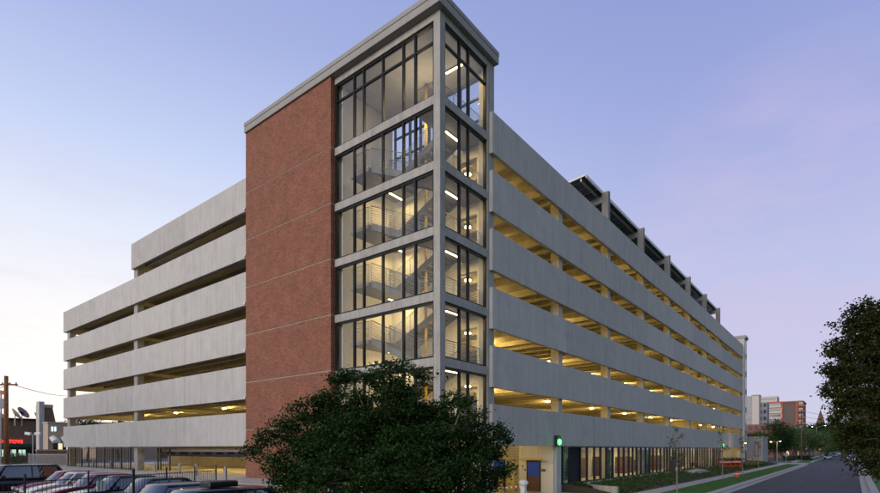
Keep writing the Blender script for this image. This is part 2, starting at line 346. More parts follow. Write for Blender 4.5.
# planting bed rising to the wall
bed = MB()
n = 40
xs = [13.8 + (106 - 13.8) * i / n for i in range(n + 1)]
for i in range(n):
    ys = [-4.3, -3.0, -1.6, -.1]; zs = [.14, .34, .52, .62]
    for j in range(3):
        bed.quad((xs[i], ys[j], zs[j]), (xs[i + 1], ys[j], zs[j]), (xs[i + 1], ys[j + 1], zs[j + 1]), (xs[i], ys[j + 1], zs[j + 1]))
bed.quad((xs[0], -4.3, .0), (xs[0], -4.3, .14), (xs[0], -3, .34), (xs[0], -1.6, .52), (xs[0], -.1, .62), (xs[0], -.1, 0))
tag(bed.build('planting_bed', M['mulch']), kind='structure')
# curved concrete kerb in front of the storefront end
kc = MB(); pts = []
for i in range(13):
    t = i / 12 * math.pi / 2
    pts.append((14.1 + 4.2 * (1 - math.cos(t)), -3.9 + 3.5 * math.sin(t)))
pts += [(24 + 2 * i, -.42) for i in range(24)]
for a, b in zip(pts, pts[1:]):
    za = .66
    kc.bar((a[0], a[1], za - .3), (b[0], b[1], za - .3), .3, .66)
tag(kc.build('retaining_kerb', M['walk']), kind='structure')
# parking lot and raised ground to the left
sheet('parking_lot', -90, -4.2, -1.5, 3.9, .45, M['oldasphalt'], .7)
sheet('parking_lot', -90, -4.2, 3.9, 300, .6, M['oldasphalt'], .7)
sheet('parking_lot', -4.2, 140, 66, 300, .6, M['oldasphalt'], .7)
sheet('garage_pavement', -3.6, 88, 8.5, 66, 1.2, M['inner'], 1.3)
def low_wall():
    r = empty('low_brick_wall', (-3.9, 6, .6), label='low brick wall with pale coping between parked cars and garage', cat='wall')
    MB().box(-.15, .28, -2.5, 62, -.2, .55).build('wall', M['brownbrick'], r)
    MB().box(-.25, .32, -2.6, 62.1, .552, .66).build('coping', M['walk'], r)
low_wall()

# ------------------------------------------------------------------ parking garage
F = [H + 1.3 + 3.3 * k for k in range(-1, 6)]       # floor levels, F[0] = ground floor (-2.0), F[1..6]
G = empty('parking_garage', (0, 0, 0), label='large grey concrete parking garage with glazed corner stair tower and red brick wall', cat='building')
XE, YE, YS = 88.9, 55.3, 36.9
rr = random.Random(3)
pb = [H + .18 + 3.3 * k for k in range(6)]
# street-side spandrels
cx = [4.9 + 9.3 * k for k in range(10)]
for k in range(6):
    for i in range(9):
        x0 = 4.47 if i == 0 else cx[i] + .0
        x1 = cx[i + 1] if i < 8 else XE
        MB().box(x0 + .012, x1 - .012, -.22, .02, pb[k], pb[k] + 2.34).build('spandrel_panel', M['panel'], G, bevel=.012)
# left-side spandrels
yc = [17.05, 26.3, 36.55, 45.5, YE]
for k in range(6):
    for i in range(4):
        if k == 5 and i > 1: continue
        MB().box(-.12, .12, yc[i] + .012, yc[i + 1] - .012, pb[k], pb[k] + 2.34).build('spandrel_panel', M['panel'], G, bevel=.012)
# end spandrels at far-left side and step
for k in range(6):
    y1 = YE if k < 5 else YS - .35
    x = .13
    for i in range(3):
        x1 = x + 29.5
        MB().box(x, x1 - .02, y1 - .24, y1, pb[k], pb[k] + 2.34).build('end_spandrel', M['panel'], G)
        x = x1
# far end wall spandrel
for k in range(6):
    MB().box(XE - .24, XE, .03, YE - .25, pb[k], pb[k] + 2.34).build('end_spandrel', M['panel'], G)
# floor slabs with double-tee stems
for k in range(1, 7):
    m = MB(); z = F[k]; ye = YE - .26 if k < 6 else YS - .6
    m.box(5.05, XE - .26, .03, ye, z - .14, z)
    m.box(.14, 5.05, 17.0, ye, z - .14, z)
    x = 1.0
    while x < XE - 1:
        m.box(x, x + .2, (.05 if x > 5.1 else 17.1), ye - .02, z - .62, z - .141); x += 1.52
    # ledger beams
    m.box(.14, XE - .3, 18.6, 19.1, z - .9, z - .63)
    if k < 6: m.box(.14, XE - .3, 36.6, 37.1, z - .9, z - .63)
    m.build('floor_slab', M['inner'], G)
# columns
def column(x, y, zt, sx=.6, sy=.62, mat='inner', zb=.2): MB().box(x, x + sx, y, y + sy, zb, zt).build('column', M[mat], G, bevel=.015)
for i in range(1, 10): column(cx[i] - .75, .05, F[6] if i < 9 else F[6])
for y in (18.5, 36.4): 
    for i in (1, 3, 5, 7, 9): column(cx[i] - .75, y, F[6] - .9 if y < 30 else F[5])
for y in (35.9, 17.1): column(.16, y, F[6] - .02, .62, .62 if y < 20 else .75, 'frame', 1.0)
column(.16, YE - 1.2, F[5] - .02, .62, .8, 'frame', 1.0)
# interior parapets and ramp walls that close off the depth
m = MB()
for k in range(0, 6):
    z = F[k]
    m.quad((14, 19.2, z + .0), (80, 19.2, z + 3.3 * .0 + .0), (80, 19.2, z + 2.4), (14, 19.2, z + 1.1))
    m.box(60, 60.3, 1.2, 18, z, z + 2.6)
m.build('ramp_wall', M['inner'], G)
# sloped ramp floors between bays
m = MB()
for k in range(0, 5):
    z = F[k]
    a, b = 14, 80
    m.quad((a, 19.2, z), (b, 19.2, z + 3.16), (b, 36.3, z + 3.16), (a, 36.3, z)); m.quad((a, 19.2, z - .3), (a, 36.3, z - .3), (b, 36.3, z + 2.86), (b, 19.2, z + 2.86))
m.build('ramp', M['inner'], G)
# --- deck lights + point lights, some of them without fixtures
fix = MB().box(-.25, .25, -.25, .25, -.12, 0)
def ceiling_lamp(x, y, z, w=60, vis=True):
    o = MB().box(-.2, .2, -.2, .2, -.005, .1).build('ceiling_light', M['steel'], G); o.location = (x, y, z)
    e = MB().lathe((0, 0, 0), [(.17, -.008), (.2, -.07), (.12, -.12)], 12).build('lens', M['lamp'], o)
    point(x, y, z - .28, w, r=.12)
for k in range(0, 6):
    for i in range(9):
        if k == 0 and i < 7: continue
        ceiling_lamp(9.9 + 9.3 * i, 3.8, F[k + 1] - .62, 250 * rr.choice([.6, .75, .9, 1.1]) * (1 - .03 * k))
    for y in ((24, 32, 42, 51) if k < 5 else (24, 32)):
        ceiling_lamp(6.5, y, F[k + 1] - .62, 170 if k else 110)
    for x in (28, 62):
        point(x, 11, F[k + 1] - .8, 320); 
    point(22, 46 if k < 5 else 30, F[k + 1] - .8, 260)

# --- ground floor, left side: security screen, pipe, low ramp wall, bollard
m = MB()
for i in range(34):
    y = YE - 1.3 - i * (YE - 1.3 - 37) / 34
    m.box(-.02, .02, y - .012, y + .012, 1.2, 3.3)
for i in range(9):
    y = YE - 1.3 - i * (YE - 1.3 - 37) / 8.0
    m.box(-.05, .05, y - .06, y + .06, 1.2, 3.36)
m.box(-.03, .03, 37, YE - 1.2, 3.2, 3.27); m.box(-.03, .03, 37, YE - 1.2, 1.28, 1.35); m.box(-.03, .03, 37, YE - 1.2, 2.2, 2.26)
m.build('security_screen', M['black'], G)
m = MB()
for y in (34.2, 34.8, 32.4): m.box(1.5, 1.6, y, y + .1, 1.2, 3.3)
for i in range(6): m.box(1.54, 1.56, 32.6 + i * .38, 32.62 + i * .38, 1.3, 3.2)
m.build('gate', M['black'], G)
MB().box(40, 40.2, 17, 54, 1.2, 4.3).build('far_wall', M['inner'], G)
MB().tube((2.2, 17.6, 3.08), (2.2, 35.5, 3.08), .14, n=12).build('pipe', M['cream'], G, smooth=True)
m = MB(); m.box(11, 11.25, 17.3, 54, 1.2, 2.25); m.box(11, 30, 17.1, 17.3, 1.2, 3.3); m.build('ramp_parapet', M['inner'], G)
m = MB(); m.quad((2, 17.4, 1.21), (11, 17.4, 1.21), (11, 24, 1.9), (2, 24, 1.22)); 
MB().box(7.6, 8.2, 26, 26.6, 1.2, F[1] - .6).build('column', M['inner'], G)
for y in (20, 25, 31): point(5, y, 3.2, 170)  # extra lights without fixtures, added to brighten the left ground bay
for y in (40, 48): point(5, y, 3.2, 40)  # bare fill lights added behind the security screen
# --- brick wall zone with pale string courses
zr = H + 21.92
for k in range(0, 7):
    z0 = .5 if k == 0 else F[k] + .03
    z1 = F[k + 1] - .03 if k < 6 else zr - .003
    MB().box(-.275, .1, 7.98, 17.02, z0, z1).build('brick_wall', M['brick'], G)
m = MB()
for k in range(1, 7): m.box(-.25, .1, 7.99, 17.01, F[k] - .027, F[k] + .027)
m.build('string_course', M['frame'], G)
m = MB(); m.box(.102, 4.9, 8.02, 17.0, .3, zr - .005); m.build('core_wall', M['frame'], G)
# --- tower frame
m = MB()
m.box(0, .42, 0, .42, .2, zr - .002)
m.box(4.3, 5.0, .0, .6, .2, zr - .002)
for k in range(1, 7):
    z1 = F[k]; z0 = z1 - .45
    m.box(.0, .4, .422, 7.96, z0, z1); m.box(.422, 4.298, .0, .4, z0, z1)
m.box(.0, .4, .422, 7.96, H + 21.55, zr - .004); m.box(.422, 4.298, .0, .4, H + 21.55, zr - .004)
m.box(.0, .4, .422, 7.96, .2, .75); m.box(.422, 4.298, .0, .4, .2, .75)
m.box(4.65, 5.0, .602, 7.96, H + 21.5, zr - .004)
m.build('tower_frame', M['frame'], G, bevel=.012)
m = MB(); m.box(4.72, 4.95, 2.3, 7.95, .3, F[6]); m.box(4.72, 4.95, .61, 2.3, .3, F[1])
for k in range(1, 6): m.box(4.72, 4.95, .61, 2.298, F[k] + 2.45, F[k + 1] - .005); m.box(4.72, 4.95, .61, 1.0, F[k], F[k] + 2.448)
m.box(.42, 4.7, 7.72, 8.01, .3, H + 21.54)
m.build('stair_wall', M['stairwall'], G)
m = MB(); m.box(.401, 4.71, .401, 7.71, H + 21.56, H + 21.62); m.build('tower_ceiling', M['stairwall'], G)
# roof with stepped fascia
m = MB()
m.box(-.40, 5.06, -.28, 17.03, zr, zr + .40)
m.box(-.415, 5.075, -.295, 17.04, zr + .423, zr + .68); m.box(-.37, 5.03, -.25, 17.0, zr + .401, zr + .422)
m.build('tower_roof', M['roofmetal'], G, bevel=.015)
# glazing
ym = [.47, 1.73, 2.57, 4.085, 5.59, 6.38, 7.88]; xm = [.47, 1.80, 2.60, 4.24]
def bay(z0, z1, transom=None):
    g = MB(); g.quad((.15, .42, z0), (.15, 7.95, z0), (.15, 7.95, z1), (.15, .42, z1))
    o = g.build('window', M['glass'], G)
    f = MB()
    for y in ym: f.box(.07, .23, y - .05, y + .05, z0, z1)
    f.box(.08, .22, .422, 7.95, z0 + .001, z0 + .09); f.box(.08, .22, .422, 7.95, z1 - .11, z1 - .001)
    if transom: f.box(.085, .215, .422, 7.95, transom - .05, transom + .05)
    f.build('mullion', M['dark'], o)
    g = MB(); g.quad((.42, .15, z0), (4.3, .15, z0), (4.3, .15, z1), (.42, .15, z1))
    o = g.build('window', M['glass'], G)
    f = MB()
    for x in xm: f.box(x - .05, x + .05, .07, .23, z0, z1)
    f.box(.422, 4.3, .08, .22, z0 + .001, z0 + .09); f.box(.422, 4.3, .08, .22, z1 - .11, z1 - .001)
    if transom: f.box(.422, 4.3, .085, .215, transom - .05, transom + .05)
    f.build('mullion', M['dark'], o)
bay(.752, F[1] - .452)
for k in range(1, 6): bay(F[k] + .002, F[k + 1] - .452)
bay(F[6] + .002, H + 21.548, H + 20.55)
# roof-side glazing of the top storey
g = MB(); g.quad((4.85, .62, F[6]), (4.85, 7.7, F[6]), (4.85, 7.7, H + 21.5), (4.85, .62, H + 21.5)); o = g.build('window', M['glass'], G)
f = MB()
for y in (.68, 1.7, 2.3, 3.5, 4.7, 5.4, 6.3, 7.6): f.box(4.78, 4.92, y - .06, y + .06, F[6], H + 21.5)
for z in (F[6] + 1.3, F[6] + 2.6): f.box(4.79, 4.91, .62, 7.7, z - .05, z + .05)
f.build('mullion', M['dark'], o)
# stairs
def railing(mb, pts, h=1.07, rails=8):
    for a, b in zip(pts, pts[1:]):
        a = Vector(a); b = Vector(b); n = max(1, round((b - a).length / 1.2))
        for i in range(n + 1):
            p = a.lerp(b, i / n); mb.tube(p, p + Vector((0, 0, h)), .022, n=5)
        for j in range(rails):
            z = Vector((0, 0, h * (.12 + .88 * j / (rails - 1)))); mb.tube(a + z, b + z, 0.014 if j < rails - 1 else .028, n=4)
for k in range(0, 7):
    z = F[k] if k else .9
    l = MB().box(.42, 4.71, .42, 2.0, z - .2, z - .001).build('landing', M['stairconc'], G)
    r = MB(); railing(r, [(2.35, 2.0, z), (2.55, 2.0, z)]); 
    railing(r, [(.45, .55, z), (.45, 2.0, z)]); railing(r, [(.6, .5, z), (4.2, .5, z)])
    r.build('railing', M['steel'], l)
    if k == 6: break
    zm = (z + F[k + 1]) / 2
    l = MB().box(.55, 4.4, 5.6, 7.2, zm - .2, zm).build('landing', M['stairconc'], G)
    r = MB(); railing(r, [(.62, 5.7, zm), (.62, 7.1, zm)]); railing(r, [(2.3, 5.6, zm), (2.6, 5.6, zm)]); r.build('railing', M['steel'], l)
    for (xa, xb, ya, yb, za, zb) in ((.7, 2.2, 2.0, 5.6, z, zm), (2.7, 4.2, 5.6, 2.0, zm, F[k + 1])):
        s = MB(); nst = 10
        for i in range(nst):
            y0 = ya + (yb - ya) * i / nst; y1 = ya + (yb - ya) * (i + 1) / nst; zz = za + (zb - za) * (i + 1) / nst
            s.box(xa + .06, xb - .06, min(y0, y1), max(y0, y1), zz - .17, zz - .005)
        for x in (xa, xb): s.bar((x, ya, za - .06), (x, yb, zb - .06), .05, .34)
        st = s.build('stair_flight', M['stairconc'], G)
        r = MB()
        for x in (xa, xb): railing(r, [(x, ya, za + .05), (x, yb, zb + .05)])
        r.build('railing', M['steel'], st)
    # fixtures below the upper landing and below the half landing
    for (x, y, zz, sx, sy) in ((3.0, 1.5, F[k + 1] - .22, 1.25, .12), (3.6, 6.4, zm - .22, 1.25, .12)):
        o = MB().box(-sx / 2, sx / 2, -sy / 2, sy / 2, -.06, 0).build('light_fixture', M['steel'], G); o.location = (x, y, zz)
        MB().box(-sx / 2 + .01, sx / 2 - .01, -sy / 2 + .01, sy / 2 - .01, -.10, -.061).build('lit_tube', M['tube'], o)
        area(x, y, zz - .13, 75, sx, sy)
        point(2.4, y + (.5 if y < 3 else -.6), zz - .8, 18, (1, .72, .32), .25)
    if k: ceiling_lamp(6.2, 2.7, F[k + 1] - .66, 40)
# top-storey fixture
o = MB().box(-.06, .06, -.6, .6, -.06, 0).build('light_fixture', M['steel'], G); o.location = (3.2, 1.5, H + 21.5)
MB().box(-.05, .05, -.59, .59, -.10, -.061).build('lit_tube', M['tube'], o)
area(3.2, 1.5, H + 21.35, 110, .1, 1.2); point(2.4, 3.2, H + 19.6, 110, (1, .80, .52), .3)
MB().tube((3.2, 3.6, .3), (3.2, 3.6, H + 21.4), .09, n=10).build('standpipe', M['yellow'], G, smooth=True)
# --- entry recess with doors beside the tower
m = MB(); m.box(12.55, 13.55, .35, 2.7, .15, F[1] - .65); m.box(12.55, 13.35, .03, .349, .15, F[1] - .65)
m.build('block_wall', M['cream'], G)
m = MB(); m.box(13.2, 13.55, 2.701, 14, .15, F[1] - .65); m.box(5.0, 13.2, 13.7, 14, .15, F[1] - .65); m.build('block_wall', M['block'], G)
MB().box(12.75, 13.5, -.12, .03, .15, F[1] - 1.15).build('pilaster', M['panel'], G)
def door(y0, y1, x):
    o = MB().box(x - .06, x, y0, y1, .2, 2.35).build('door', M['brown'], G)
    MB().box(x - .068, x - .061, y0 + .02, y1 - .02, 1.28, 2.32).build('door_upper_panel', M['blue'], o)
    MB().tube((x - .12, y0 + .1, 1.15), (x - .07, y0 + .1, 1.15), .025, n=8).build('handle', M['steel'], o)
    f = MB(); f.box(x - .05, x + .0, y0 - .07, y0 - .001, .2, 2.42); f.box(x - .05, x, y1 + .001, y1 + .07, .2, 2.42); f.box(x - .05, x, y0 - .07, y1 + .07, 2.352, 2.42); f.build('door_frame', M['dark'], o)
door(1.05, 2.0, 12.55); door(4.3, 5.25, 13.2)
MB().box(12.5, 12.548, .62, .9, 1.62, 1.78).build('wall_plate', M['brown'], G)
m = MB(); m.tube((12.0, .6, 2.45), (12.0, 2.4, 2.45), .06, n=10); m.tube((12, .9, 2.5), (12, .9, 3.9), .012, n=4); m.tube((12, 2.1, 2.5), (12, 2.1, 3.9), .012, n=4)
m.build('clearance_bar', M['yellow'], G)
point(9.5, 4.5, 3.3, 150, (1, .76, .36)); point(8, 1.8, 3.4, 90, (1, .80, .46))
o = MB().box(12.2, 12.75, -.45, -.221, 3.42, 4.1).build('signal_box', M['black'], G)
MB().tube((12.475, -.52, 3.66), (12.475, -.452, 3.66), .19, n=16).build('signal_lens', M['green'], o)
MB().box(12.44, 12.51, -.47, -.451, 3.95, 3.99).build('signal_bar', M['steel'], o)
gp = point(12.475, -.66, 3.62, 5, (.05, 1, .2), .05)
o = MB().box(69.9, 70.2, -.35, -.221, 3.6, 3.95).build('signal_box', M['black'], G)
MB().tube((70.05, -.40, 3.76), (70.05, -.351, 3.76), .14, n=10).build('signal_lens', M['green'], o)
# --- storefront
SF0, SF1 = 13.75, 70.9
z0, z1 = .66, 3.36
MB().quad if False else None
m = MB(); m.box(SF0, SF1, -.02, .02, z0 - .55, z0 - .002); m.box(SF0 + .1, SF1, .03, .3, .1, z0); m.build('storefront_base', M['walk'], G)
g = MB(); g.quad((SF0 + 3, .0, z0), (SF1, .0, z0), (SF1, .0, z1), (SF0 + 3, .0, z1)); sf = g.build('storefront', M['glass'], G)
mm = MB(); x = 16.9; i = 0; edges = []
while x < SF1 - .2:
    mm.box(x - .06, x + .06, -.10, .06, z0, z1); edges.append(x); x += rr.choice([1.3, 1.3, 1.45, 1.1]); i += 1
mm.box(SF0, SF1, -.09, .05, z1 - .08, z1 + .0); mm.box(SF0, SF1, -.09, .05, z0, z0 + .1); mm.box(SF0, SF0 + .12, -.12, .08, z0, z1)
mm.build('mullion', M['dark'], sf)
m = MB()
for j in range(26): m.quad((SF0 + 1.2, -.06, z0 + .1 + j * .098), (16.85, -.06, z0 + .1 + j * .098), (16.85, .02, z0 + .17 + j * .098), (SF0 + 1.2, .02, z0 + .17 + j * .098))
m.box(SF0 + 1.2, 16.85, .03, .05, z0, z1 - .09)
m.build('louvre', M['black'], sf)
MB().box(SF0 + .12, SF0 + 1.15, -.03, -.01, z0 + .1, z1 - .1).build('teal_pane', M['tealglass'], sf)
m = MB()
for j in (4, 12, 20, 28, 36): 
    if j + 1 < len(edges): m.box(edges[j] + .07, edges[j + 1] - .07, .02, .03, z0 + .1, z1 - .1)
m.build('teal_pane', M['tealglass'], sf)
m = MB(); m.box(SF0, SF1, 3.2, 3.4, .3, 3.7); m.box(SF0, SF0 + .2, .1, 3.2, .3, 3.7); m.box(SF1 - .2, SF1, .1, 3.2, .3, 3.7); m.build('shop_back_wall', M['cream'], G)
MB().box(SF0, SF1, .1, 3.4, z1 + .06, z1 + .12).build('shop_ceiling', M['cream'], G)
MB().box(SF0, SF1, .1, 3.4, .5, .64).build('shop_floor', M['inner'], G)
m = MB()
xx = SF0 + 2
while xx < SF1 - 3:
    w = rr.uniform(1, 3.4); h = rr.uniform(.9, 2.5)
    m.box(xx, xx + w, 2.4, 3.19, .65, .65 + h); xx += w + rr.uniform(1, 5)
m.build('shop_shelving', M['brown'], G)
xx = SF0 + 3.5; q = 0
while xx < SF1:
    area(xx, 1.5, z1 + .03, 60 if q % 3 else 100, 1.2, .3, (1, .76, .38)); xx += 5.2; q += 1
for x in (74, 80, 86): point(x, 3.0, 3.2, 55, (1, .82, .42))
MB().box(71.2, 88, 4.6, 4.8, .3, 3.7).build('block_wall', M['block'], G)
# --- far stair tower
m = MB(); m.box(XE + .02, XE + 2.6, -.5, 6, .1, H + 20.2); m.build('far_stair_tower', M['panel'], G)
m = MB()
for k in range(0, 7):
    m.box(XE - .02 + .55, XE + 2.1, -.53, -.501, .9 + 3.3 * k, 3.2 + 3.3 * k)
m.build('far_tower_window', M['darkglass'], G)
MB().box(XE - .15, XE + 2.85, -.72, 6.2, H + 20.203, H + 20.72).build('far_tower_roof', M['roofmetal'], G, bevel=.02)
# --- solar canopy on the roof deck
cz = H + 21.6
SC = MB(); 
x0, x1 = 19.4, 72.0
def cpt(x, y, dz=0): return (x, y + 1.0, cz - (y + .4) * .10 + dz)
k = 0
SC.quad(cpt(x0, -.4, .22), cpt(x1, -.4, .22), cpt(x1, 11, .22), cpt(x0, 11, .22)); SC.quad(cpt(x0, -.4, .14), cpt(x0, 11, .14), cpt(x1, 11, .14), cpt(x1, -.4, .14))
for a, b in (((x0, -.4), (x1, -.4)), ((x0, 11), (x1, 11)), ((x0, -.4), (x0, 11)), ((x1, -.4), (x1, 11))):
    SC.quad(cpt(*a, .14), cpt(*b, .14), cpt(*b, .22), cpt(*a, .22))
sc = SC.build('solar_canopy', simple('solar_panel', (.05, .055, .065), .25, .2), G)
b = MB()
for y in (0.0, 1.6, 3.2, 4.8, 6.4, 8.0, 9.6): b.bar(cpt(x0 + .05, y, -.02), cpt(x1 - .05, y, -.02), .12, .26)
x = x0 + .6
while x < x1:
    b.bar(cpt(x, -.35, .125), cpt(x, 10.9, .125), .05, .03); x += 1.05
b.build('purlin', M['steel'], sc)
MB().quad if False else None
b = MB(); b.bar(cpt(x0 - .02, -.4, .19), cpt(x0 - .02, 11, .19), .06, .14); b.bar(cpt(x0, -.45, .1), cpt(x1, -.45, .1), .06, .26); b.build('edge_trim', M['white'], sc)
for i in range(2, 8):
    x = cx[i] - .75
    o = MB().box(x + .03, x + .5, .03, .58, F[6], cz + .05).build('support_column', M['steeldark'], sc)
    b = MB(); b.bar((x + .28, .3, cz - .38), (x + .28, 11.5, cz - 1.5), .22, .5); b.box(x + .1, x + .5, .02, .6, cz + .052, cz + .14); b.build('beam', M['steel'], sc)
# lamps on the brick edge of the left wing
for k in range(1, 6):
    MB().box(-.3, -.121, 17.1, 17.3, F[k] + 2.2, F[k] + 2.32).build('security_camera', M['white'], G)

# ------------------------------------------------------------------ things at the entry
for i, (px, d) in enumerate(((500.5, 30.0), (509.0, 31.5), (512.5, 31.5))):
    x, y = P(px, d)
    z = .15
    o = MB().lathe((0, 0, 0), [(.13, 0), (.13, 1.32), (.10, 1.40), (.04, 1.43)], 14).build('bollard', M['yellow'], smooth=False)
    o.location = (x, y, z)
    tag(o, ['yellow steel bollard standing alone beside the corner tower', 'left one of the two close yellow bollards before the block wall', 'right one of the two close yellow bollards before the block wall'][i], 'bollard', 'yellow bollards at the garage entry')
x, y = P(523.5, 30)
r = empty('gate_post', (x, y, .15), label='white barrier gate post with rounded head at the garage entry', cat='gate post')
MB().box(-.14, .14, -.14, .14, 0, 1.0).build('cabinet', M['white'], r, bevel=.03, seg=2)
MB().lathe((0, 0, .95), [(.2, 0), (.27, .08), (.27, .2), (.16, .3)], 14).build('motor_head', M['white'], r)
xb, yb = P(497, 30)
d = (Vector((xb, yb, 0)) - Vector((x, y, 0)))
a = MB(); a2 = MB()
n = 12
for i in range(n):
    p = d * (i / n); q = d * ((i + 1) / n)
    (a if i % 2 else a2).bar((p.x, p.y, .92 - i * .015), (q.x, q.y, .92 - (i + 1) * .015), .04, .09)
a.build('barrier_arm', M['white'], r); a2.build('barrier_stripe', M['red'], r)

# ------------------------------------------------------------------ cars
def car(kind, mat, x, y, rz, z, label, group=None, light=False):
    sedan = kind == 'sedan'
    Lg, Wd, Ht = (4.7, 1.80, 1.45) if sedan else (4.75, 1.90, 1.74 if z > .5 or z == 0 else 1.62)
    r = empty('parked_car', (x, y, z), rz, label=label, cat='car', group=group)
    hl = Lg / 2; wb = hl * .60; wr = .33 if sedan else .36
    belt = .92 if sedan else 1.05
    def arch(cx_):
        return [(cx_ + (wr + .07) * math.cos(t), wr + (wr + .07) * math.sin(t)) for t in [math.pi * (1 - i / 8) for i in range(9)]]
    if sedan:
        top = [(hl, .45), (hl - .02, .62), (hl - .12, .70), (hl - .5, .80), (hl - 1.15, belt), (0, belt + .03), (-hl + 1.1, belt + .06), (-hl + .35, belt + .07), (-hl + .06, belt), (-hl, .6)]
    else:
        top = [(hl, .5), (hl - .02, .80), (hl - .14, .90), (hl - .6, .98), (hl - 1.15, belt + .02), (0, belt + .03), (-hl + .5, belt + .05), (-hl + .12, belt + .06), (-hl + .02, .9), (-hl, .6)]
    bot = [(-hl + .03, .28)] + arch(-wb)[0:9] + arch(wb) + [(hl - .03, .26)]
    prof = top + bot
    b = MB(); n = len(prof)
    sts = [(-1, .0, .97), (-.93, .0, 1.0), (-.5, .025, 1.0), (0, .035, 1.0), (.5, .025, 1.0), (.93, .0, 1.0), (1, .0, .97)]
    for (u, cr_, sx) in sts:
        for i, (px, pz) in enumerate(prof):
            up = cr_ if (i < len(top) and pz > .7) else 0
            inn = .07 if (i < len(top) and pz > belt - .2 and abs(u) > .99) else (.05 if pz < .35 and abs(u) > .99 else 0)
            # plan taper towards nose and tail
            tp = 1 - .10 * max(0, (abs(px) - hl * .72) / (hl * .28)) ** 2
            nose = 1 - .035 * abs(u) ** 2 * (1 if abs(px) > hl * .8 else 0)
            b.v.append((px * nose, (u * Wd / 2 - math.copysign(inn, u) * (abs(u) > .99)) * tp, pz + up - (.02 if abs(u) > .99 and pz > .7 else 0)))
    for s in range(len(sts) - 1):
        for i in range(n):
            j = (i + 1) % n; b.f.append((s * n + i, s * n + j, (s + 1) * n + j, (s + 1) * n + i)); b.m.append(0)
    b.f.append(tuple(reversed(range(n)))); b.f.append(tuple((len(sts) - 1) * n + i for i in range(n))); b.m += [0, 0]
    body = b.build('body', mat, r, smooth=True)
    for p in list(body.data.polygons)[-2:]: p.use_smooth = False
    # greenhouse
    if sedan: gb = (hl - 1.25, -hl + .72); gt = (.62, -1.02)
    else: gb = (hl - 1.2, -hl + .14); gt = (.75, -hl + .55)
    zb, zt = belt, Ht - .05; wb2, wt2 = Wd / 2 - .08, Wd / 2 - .27
    def ring(z, f):
        xf = gb[0] + (gt[0] - gb[0]) * f; xr = gb[1] + (gt[1] - gb[1]) * f; w = wb2 + (wt2 - wb2) * f
        return [(xf + .10 * (1 - f) , 0), (xf, w * .55), (xf - .16, w), ((xf + xr) / 2, w * 1.02), (xr + .12, w), (xr, w * .6), (xr - .06, 0), (xr, -w * .6), (xr + .12, -w), ((xf + xr) / 2, -w * 1.02), (xf - .16, -w), (xf, -w * .55)]
    g = MB(); R0 = ring(zb, 0); R1 = ring(zt, 1); Rm = ring(0, .52)
    g.v = [(x_, y_, zb - .02) for x_, y_ in R0] + [(x_, y_ * 1.02, zb + (zt - zb) * .55) for x_, y_ in Rm] + [(x_, y_, zt) for x_, y_ in R1]
    for q in range(2):
        for i in range(12):
            j = (i + 1) % 12; g.f.append((q * 12 + i, q * 12 + j, q * 12 + 12 + j, q * 12 + 12 + i)); g.m.append(0)
    g.build('windows', M['autoglass'], r, smooth=True)
    rf = MB(); RR = [(x_ * 1.0, y_ * 1.03) for x_, y_ in R1]
    rf.v = [(x_, y_, zt - .025) for x_, y_ in RR] + [(x_, y_, zt + .005) for x_, y_ in RR] + [(x_ * .86 + (gt[0] + gt[1]) / 2 * .14, y_ * .8, zt + .05) for x_, y_ in RR]
    for q in range(2):
        for i in range(12):
            j = (i + 1) % 12; rf.f.append((q * 12 + i, q * 12 + j, q * 12 + 12 + j, q * 12 + 12 + i)); rf.m.append(0)
    rf.f.append(tuple(24 + i for i in range(12))); rf.m.append(0)
    rf.build('roof', mat, r, smooth=True)
    for side in ((2, 3, 4), (10, 9, 8)):
        pl = MB(); prev = None
        for i in side:
            pw_ = (.07, .03) if i in (3, 9) else (.09, .07); mid = (Rm[i][0], Rm[i][1] * 1.03, zb + (zt - zb) * .55)
            pl.bar((*R0[i], zb), mid, *pw_); pl.bar(mid, (*R1[i], zt), *pw_)
            if prev: pl.bar((*prev, zt - .01), (*R1[i], zt - .01), .05, .05); 
            prev = R1[i]
        if not sedan:
            i = side[2]; x_, y_ = R0[i]; s = 1 if y_ > 0 else -1
            pl.quad((x_, y_ + .012 * s, zb), (x_ + .35, y_ + .012 * s, zb), (R1[i][0] + .35, R1[i][1] + .012 * s, zt), (R1[i][0], R1[i][1] + .012 * s, zt))
        pl.build('pillar', mat, r)
    for sx in (-1, 1):
        for sy in (-1, 1):
            w = MB(); c = (sx * wb, sy * (Wd / 2 - .12), wr)
            w.tube((c[0], c[1] - .11, c[2]), (c[0], c[1] + .11, c[2]), wr, n=20)
            wh = w.build('wheel', M['tyre'], r)
            q = MB(); yo = c[1] + sy * .112
            q.tube((c[0], yo, c[2]), (c[0], yo + sy * .008, c[2]), wr * .3, n=10)
            for a_ in range(5):
                t = a_ * 2 * math.pi / 5; q.bar((c[0], yo + sy * .004, c[2]), (c[0] + math.cos(t) * wr * .66, yo + sy * .004, c[2] + math.sin(t) * wr * .66), .03, .07)
            for a_ in range(16):
                t = a_ * math.pi / 8; t2 = t + math.pi / 8; q.bar((c[0] + math.cos(t) * wr * .66, yo, c[2] + math.sin(t) * wr * .66), (c[0] + math.cos(t2) * wr * .66, yo, c[2] + math.sin(t2) * wr * .66), .03, .04)
            q.build('rim', M['rim'], wh)
